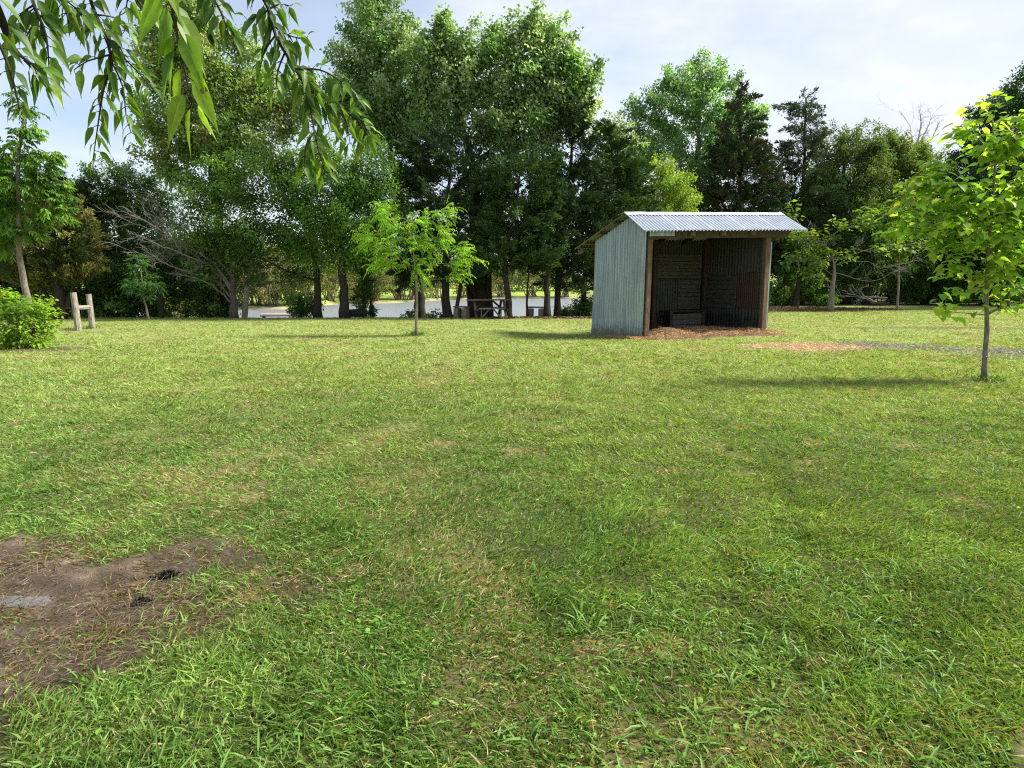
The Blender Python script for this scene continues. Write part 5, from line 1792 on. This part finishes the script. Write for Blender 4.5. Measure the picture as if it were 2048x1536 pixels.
# shrub
sb_ = grd(58, 694)
sb_[2] = hz(sb_) - 0.03
g = np.random.default_rng(73)
shr = thing('shrub', 'rounded bright green leafy shrub in a mulched bed at the left edge', 'shrub', sb_)
K = 150
d = norm(g.normal(size=(K, 3)))
d[:, 2] = g.uniform(-0.95, 1.0, K)
C = d * g.uniform(0.6, 1.0, (K, 1)) * np.array([0.62, 0.6, 0.60]) + np.array([0, 0, 0.62])
C[:, 2] = np.clip(C[:, 2], 0.12, 2)
extra = np.stack([g.normal(-0.35, 0.14, 14), g.normal(0, 0.1, 14), g.uniform(1.1, 1.32, 14)], 1)
C = np.concatenate([C, extra])
sg = Geo()
n = len(C)
st = np.stack([g.normal(0, 0.1, n), g.normal(0, 0.1, n), np.zeros(n)], 1)
mid = st * 0.5 + C * 0.5 + np.array([0, 0, 0.1])
sg.segs(np.concatenate([st, mid]), np.concatenate([mid, C]), np.full(2 * n, 0.006), np.full(2 * n, 0.004), 5)
sg.build('stems', M['bark_grey'], shr, None, True)
lg = Geo()
crown_leaves(lg, C, norm(C - np.array([0, 0, 0.4])), 'broad', 3000, (0.105, 0.062), [(0.19, 0.33, 0.036), (0.24, 0.37, 0.042), (0.14, 0.27, 0.033)], g, 0.075)
lg.build('foliage', M['near_leaf'], shr, None, True)

# ------------------------------------------------------------------ overhanging branches of a hackberry above the camera
HB = np.array([-3.4, -1.2, -0.05])
hb = thing('hackberry_tree', 'drooping leafy branches hanging into the top left from a tree overhead', 'tree', HB)
G_ = Geo()
tp = smooth_path([HB, HB + [0.05, 0.05, 1.4], HB + [0.2, 0.3, 2.6], HB + [0.6, 0.9, 3.6], HB + [1.0, 1.6, 4.6], HB + [1.1, 1.8, 6.0]], 0.2)
G_.sweep(tp, np.linspace(0.2, 0.06, len(tp)), 14, 0.05, True, 3)
fork = HB + np.array([0.6, 0.9, 3.55])
G_.build('trunk', M['bark'], hb, HB, True)
NEAR = [(0.05, 0.115, 0.018), (0.075, 0.155, 0.022), (0.038, 0.09, 0.016), (0.10, 0.17, 0.03)]
NEAR_B = [(0.13, 0.26, 0.026), (0.17, 0.31, 0.03), (0.10, 0.21, 0.024), (0.21, 0.32, 0.045)]


def hanging_branch(paths, r0, seed, leafL=(0.075, 0.105), step=0.028, cols=NEAR, tipcols=NEAR_B, link_r=0.02, anchor=None, width=0.41, hang=0.3, lscale=0.68):
    """paths: list of [(px, py, Y)...]; first one is the main stem and is tied back to the tree"""
    g = np.random.default_rng(seed)
    wood, lv = Geo(), Geo()
    P, ax, nr, L, cc = [], [], [], [], []
    for k, path in enumerate(paths):
        pts = [at(*q) for q in path]
        if k == 0:
            a = fork if anchor is None else np.array(anchor)
            s0 = np.array(pts[0])
            up = s0 + np.array([-0.06, -0.05, 0.32])
            back = smooth_path([a, a * 0.45 + up * 0.55 + np.array([0, 0, 0.30]), up, s0, pts[1]], 0.08)
            stop = int(np.argmin(np.linalg.norm(back - s0, axis=1)))
            back = back[:stop + 1]
            wood.sweep(back, np.linspace(link_r, r0, len(back)), 8, 0.04, True, seed)
        sp = smooth_path(pts, 0.02)
        rr = np.linspace(r0 if k == 0 else r0 * 0.5, 0.0012, len(sp))
        wood.sweep(sp, rr, 7, 0.03, True, seed + k)
        tt = norm(np.gradient(sp, axis=0))
        dist = np.concatenate([[0], np.cumsum(np.linalg.norm(np.diff(sp, axis=0), axis=1))])
        s, side = 0.0, 1
        while s < dist[-1]:
            i = min(int(np.searchsorted(dist, s)), len(sp) - 1)
            fr = s / dist[-1]
            lat = norm(np.cross(tt[i], np.array([g.normal() * 0.5, -1.0, g.normal() * 0.25])))
            side = -side
            base = sp[i]
            out = norm(lat * side * g.uniform(0.5, 1.0) + tt[i] * g.uniform(0.1, 0.5) + np.array([0, g.normal() * 0.5 * (1 - hang), g.uniform(-0.75, 0.05) - hang * 1.1]))
            pet = base + norm(out + np.array([0, 0, 0.45])) * 0.014
            wood.segs([base], [pet], [0.0012], [0.0009], 4)
            P.append(pet); ax.append(out)
            nr.append(norm(np.array([g.normal() * 0.65, -0.8 + g.normal() * 0.5, 0.45])))
            L.append(g.uniform(*leafL) * lscale * (1.0 - 0.25 * max(0, fr - 0.7) / 0.3))
            c = np.array(cols[g.integers(len(cols))]) * (1 - fr ** 2) + np.array(tipcols[g.integers(len(tipcols))]) * fr ** 2
            cc.append(c * g.uniform(0.8, 1.25))
            s += step * 0.52 * g.uniform(0.6, 1.4)
    L = np.array(L)
    v, f, k = leaf_geo(np.array(P), np.array(ax), np.array(nr), L, L * width, 9, 0.14, 0.42, 0.34, 1.5)
    fc = np.repeat(np.array(cc), k, 0) * g.uniform(0.88, 1.12, (len(f), 1))
    fc[1::3] *= np.array([1.5, 1.35, 1.6])
    spot = g.uniform(0, 1, len(fc)) < 0.012
    fc[spot] = np.array([0.12, 0.085, 0.03])
    lv.add(v, f, np.clip(fc, 0, 1))
    br = wood.build('branch', M['bark'], hb, HB, True)
    lv.build('leaves', M['near_leaf'], br, HB * 0 + HB, True)
    return br


hanging_branch([[(-20, -10, 1.55), (6, 45, 1.58), (28, 98, 1.6), (76, 138, 1.6)], [(50, 118, 1.6), (80, 150, 1.62), (92, 165, 1.62)]], 0.012, 81, step=0.03, link_r=0.02)
hanging_branch([[(-15, 60, 1.5), (2, 95, 1.5), (20, 140, 1.5), (34, 195, 1.5), (38, 215, 1.5)]], 0.004, 82, (0.045, 0.065), 0.030, NEAR, NEAR)
hanging_branch([[(55, -30, 1.7), (70, 15, 1.7), (92, 70, 1.7), (98, 135, 1.7)], [(68, 10, 1.7), (45, 25, 1.72), (30, 45, 1.72)], [(80, 30, 1.7), (60, 60, 1.72), (50, 80, 1.72)]], 0.005, 83, (0.06, 0.085), 0.017, NEAR, NEAR_B)
hanging_branch([[(95, -40, 1.8), (125, 5, 1.8), (138, 45, 1.8)], [(110, -15, 1.8), (150, 15, 1.82), (168, 40, 1.82)]], 0.005, 84, (0.06, 0.08), 0.016)
hanging_branch([[(172, -30, 2.0), (190, 25, 2.0), (212, 75, 2.0), (222, 125, 2.0), (207, 180, 2.0), (196, 250, 2.02), (186, 318, 2.02)],
                [(212, 75, 2.0), (240, 95, 2.03), (255, 130, 2.05)],
                [(218, 110, 2.0), (175, 122, 1.98), (148, 140, 1.98)], [(222, 120, 2.0), (246, 175, 2.05), (252, 230, 2.05), (262, 265, 2.05)], [(195, 30, 2.0), (228, 35, 2.05), (250, 60, 2.05)], [(200, 50, 2.0), (165, 65, 1.98)],
                [(230, 100, 2.02), (262, 130, 2.08), (290, 160, 2.1), (305, 178, 2.1)]], 0.0055, 85, (0.055, 0.085), 0.021, NEAR, NEAR_B)
hanging_branch([[(325, -40, 1.18), (345, 20, 1.16), (358, 90, 1.15), (372, 150, 1.15), (384, 205, 1.15)]], 0.0032, 86, (0.075, 0.105), 0.030, NEAR_B, [(0.15, 0.25, 0.022)], width=0.40, hang=0.8, lscale=0.74)
hanging_branch([[(395, -40, 1.9), (425, -5, 1.9), (445, 30, 1.9), (458, 70, 1.9)], [(430, 0, 1.9), (415, 35, 1.92), (405, 55, 1.92)]], 0.005, 87, (0.06, 0.085), 0.018, NEAR, NEAR)
hanging_branch([[(262, -40, 1.7), (275, 0, 1.7), (290, 20, 1.7)], [(262, -40, 1.7), (255, 0, 1.7), (250, 25, 1.7)]], 0.004, 89, (0.05, 0.075), 0.018, NEAR, NEAR_B)
hanging_branch([[(500, -45, 2.2), (536, 15, 2.2), (552, 72, 2.2), (590, 138, 2.2), (618, 180, 2.2), (660, 205, 2.22), (705, 232, 2.24), (738, 262, 2.25)],
                [(590, 138, 2.2), (640, 140, 2.22), (680, 162, 2.24), (715, 198, 2.25)],
                [(604, 160, 2.2), (622, 225, 2.18), (632, 280, 2.18), (650, 345, 2.18)],
                [(545, 50, 2.2), (575, 70, 2.22), (612, 80, 2.24)], [(538, 20, 2.2), (510, 35, 2.2), (495, 40, 2.2)], [(552, 70, 2.2), (530, 100, 2.2), (520, 140, 2.2)],
                [(570, 105, 2.2), (556, 140, 2.2), (552, 175, 2.2)], [(538, 18, 2.2), (560, 8, 2.22), (580, 12, 2.22)], [(655, 203, 2.2), (690, 238, 2.22), (700, 285, 2.23)], [(630, 262, 2.18), (612, 292, 2.17), (608, 330, 2.17)], [(612, 172, 2.2), (645, 215, 2.2), (660, 262, 2.2)], [(700, 230, 2.22), (722, 240, 2.25), (735, 285, 2.25)]], 0.007, 88, (0.06, 0.09), 0.020, NEAR, NEAR_B)
# the crown overhead, above and behind the picture
g = np.random.default_rng(90)
C, d = sample_blobs([(-2.9, 0.4, 5.6, 1.9, 1.9, 1.3), (-3.8, -1.5, 5.4, 1.9, 1.9, 1.3)], 90, g)
G_ = Geo()
arr, par, cnt, tn = grow(tp[int(len(tp) * 0.55):], C, g)
ix = np.arange(tn, len(arr))
r = np.minimum(0.008 * cnt[ix] ** 0.5, 0.05)
G_.segs(arr[par[ix]], arr[ix], np.minimum(r * 1.3, 0.06), r, 5)
G_.build('limb', M['bark'], hb, HB, True)
lg = Geo()
crown_leaves(lg, C, d, 'cluster', 5200, (0.085, 0.045), NEAR, g, 0.28)
lg.build('crown', M['near_leaf'], hb, HB)
